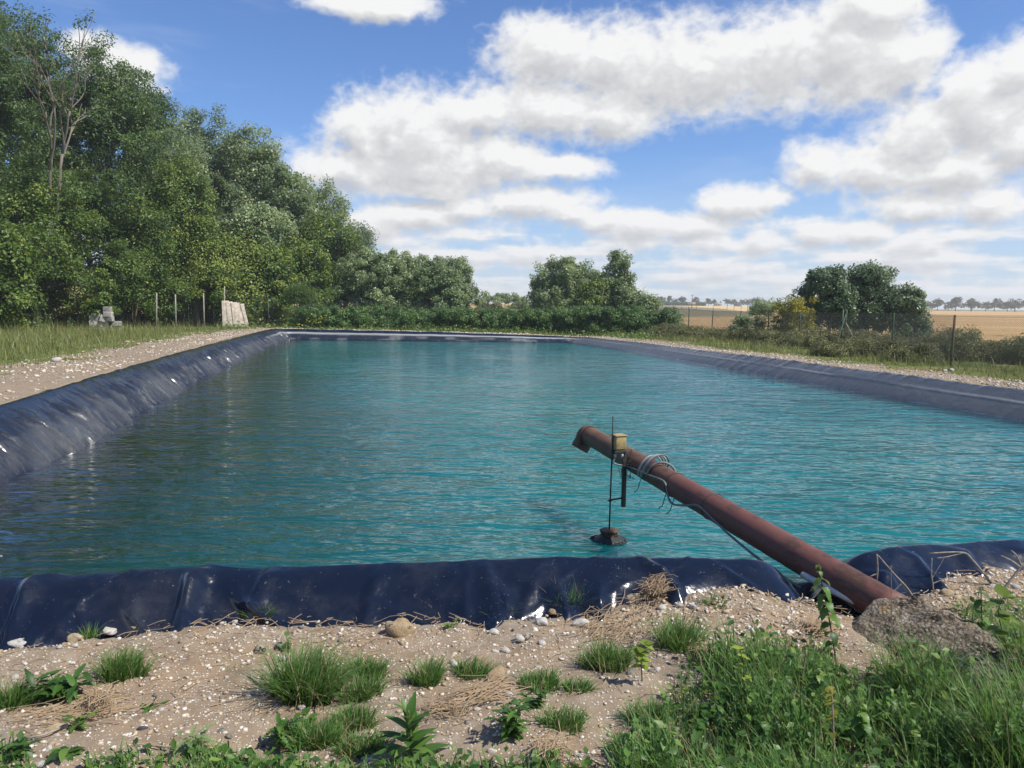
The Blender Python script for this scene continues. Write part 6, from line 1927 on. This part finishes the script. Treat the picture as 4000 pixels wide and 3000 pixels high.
# dead stems and twigs
TW = [([(3150, 2540), (3135, 2640), (3128, 2740), (3132, 2860)], 3.05, .005, 'pale broken dead stem standing in the tall growth'), ([(3490, 2870), (3515, 2930), (3540, 2990)], 2.75, .003, 'tan dry stalk leaning in the grass at the bottom right'), ([(3470, 2880), (3510, 2950), (3535, 2992)], 2.78, .003, 'second tan dry stalk beside the leaning one'),
      ([(3000, 2760), (3035, 2850), (3060, 2890)], 2.9, .004, 'short dead stalk left of the broken pale stem'), ([(3480, 2210), (3482, 2350), (3485, 2600)], 3.5, .0025, 'long thin straw coloured stalk before the pipe end')]
for i, (pp, d, r, lab) in enumerate(TW):
    Q = [atd(a_, b_, d + .02 * j) for j, (a_, b_) in enumerate(pp)]
    e = Q[-1].copy()
    z_ = gz(e[0], e[1])
    e[2] = min(e[2], z_ - .01)
    Q.append(e)
    b = np.array(Q[-1])
    t = thing('dry_stalk', lab, 'dry stalk', tuple(b))
    mb = MB()
    add_tube(mb, smooth_path([q - b for q in Q], 16), np.linspace(r * .7, r, 16), 6)
    link('stalk', mb.mesh('stalk', M_STEM_D, True), t)
TWIG = [([[(3425, 2165), (3428, 2230), (3420, 2300), (3415, 2390)], [(3428, 2240), (3390, 2260), (3360, 2310)], [(3424, 2300), (3450, 2330), (3455, 2390)]], 4.15, .0075, 'upright dead branch with side twigs standing before the liner right of the pipe'),
        ([[(3430, 2170), (3490, 2240), (3545, 2300), (3580, 2360)], [(3520, 2280), (3480, 2320), (3440, 2340)], [(3560, 2330), (3600, 2360), (3700, 2380)]], 4.12, .007, 'slanting dead branch leaning right of the upright one'),
        ([[(3640, 2180), (3638, 2240), (3645, 2310), (3630, 2370)], [(3640, 2260), (3670, 2210), (3690, 2175)], [(3642, 2280), (3690, 2260), (3720, 2240)]], 4.2, .006, 'forked grey twig standing before the liner'),
        ([[(3630, 2162), (3760, 2158), (3800, 2190), (3850, 2250), (3880, 2290)], [(3760, 2160), (3700, 2175), (3660, 2180)]], 4.25, .0075, 'arched dead branch against the liner on the right'),
        ([[(3998, 2200), (3960, 2250), (3930, 2290), (3915, 2320)], [(3985, 2215), (3950, 2190), (3910, 2170)], [(3990, 2210), (3970, 2170), (3950, 2150)]], 4.2, .011, 'thick pale broken branch at the right edge'),
        ([[(3380, 2395), (3500, 2330), (3580, 2350), (3700, 2420), (3760, 2470)], [(3540, 2340), (3620, 2330), (3680, 2340)]], 3.95, .006, 'brown bramble cane lying along the concrete'),
        ([[(0, 2478), (40, 2445), (75, 2420), (105, 2408)]], 3.80, .012, 'broken tan branch lying on the liner in the left corner'),
        ([[(0, 2920), (60, 2890), (170, 2870), (290, 2820)]], 3.0, .005, 'dry stalk lying across the soil at the lower left'),
        ([[(520, 2905), (600, 2912), (700, 2918), (760, 2915)]], 2.9, .004, 'thin brown twig lying on the soil at the bottom left'),
        ([[(1960, 2425), (1900, 2490), (1840, 2560), (1770, 2610)]], 3.4, .0035, 'thin dark twig lying across the gravel in the middle'),
        ([[(660, 2480), (700, 2445), (745, 2415), (770, 2400)]], 3.85, .003, 'thin pale stalk leaning on the liner at left')]
for i, (br, d, r, lab) in enumerate(TWIG):
    flat = i in (7, 8, 9)
    Q = [[(atg(a_, b_, .012) if flat else atd(a_, b_, d)) for a_, b_ in s_] for s_ in br]
    b = np.array(Q[0][-1])
    t = thing('dead_branch', lab, 'branch', tuple(b))
    for j, s_ in enumerate(Q):
        mb = MB()
        n = 16
        add_tube(mb, smooth_path([q - b for q in s_], n), np.linspace(r * .55, r, n) if j == 0 else np.linspace(r * .6, r * .25, n), 6)
        link('branch' if j == 0 else 'twig', mb.mesh('branch' if j == 0 else 'twig', M_TWIG, True), t)

# ------------------------------------------------------------------ air
m = bpy.data.materials.new('summer_haze')
m.use_nodes = True
nt_ = NT(m.node_tree)
vol = nt_.n('ShaderNodeVolumePrincipled', _in={'Color': (.90, .94, 1.0), 'Density': .00050, 'Anisotropy': .2})
finish(nt_, None, vol.outputs[0])
V, F = box(0, 0, 0, 2, 2, 2)
hz = link('haze', mesh('haze', V, F, m), loc=(0, 0, 11.0), scale=(9000, 9000, 15.0))
hz['kind'] = 'stuff'
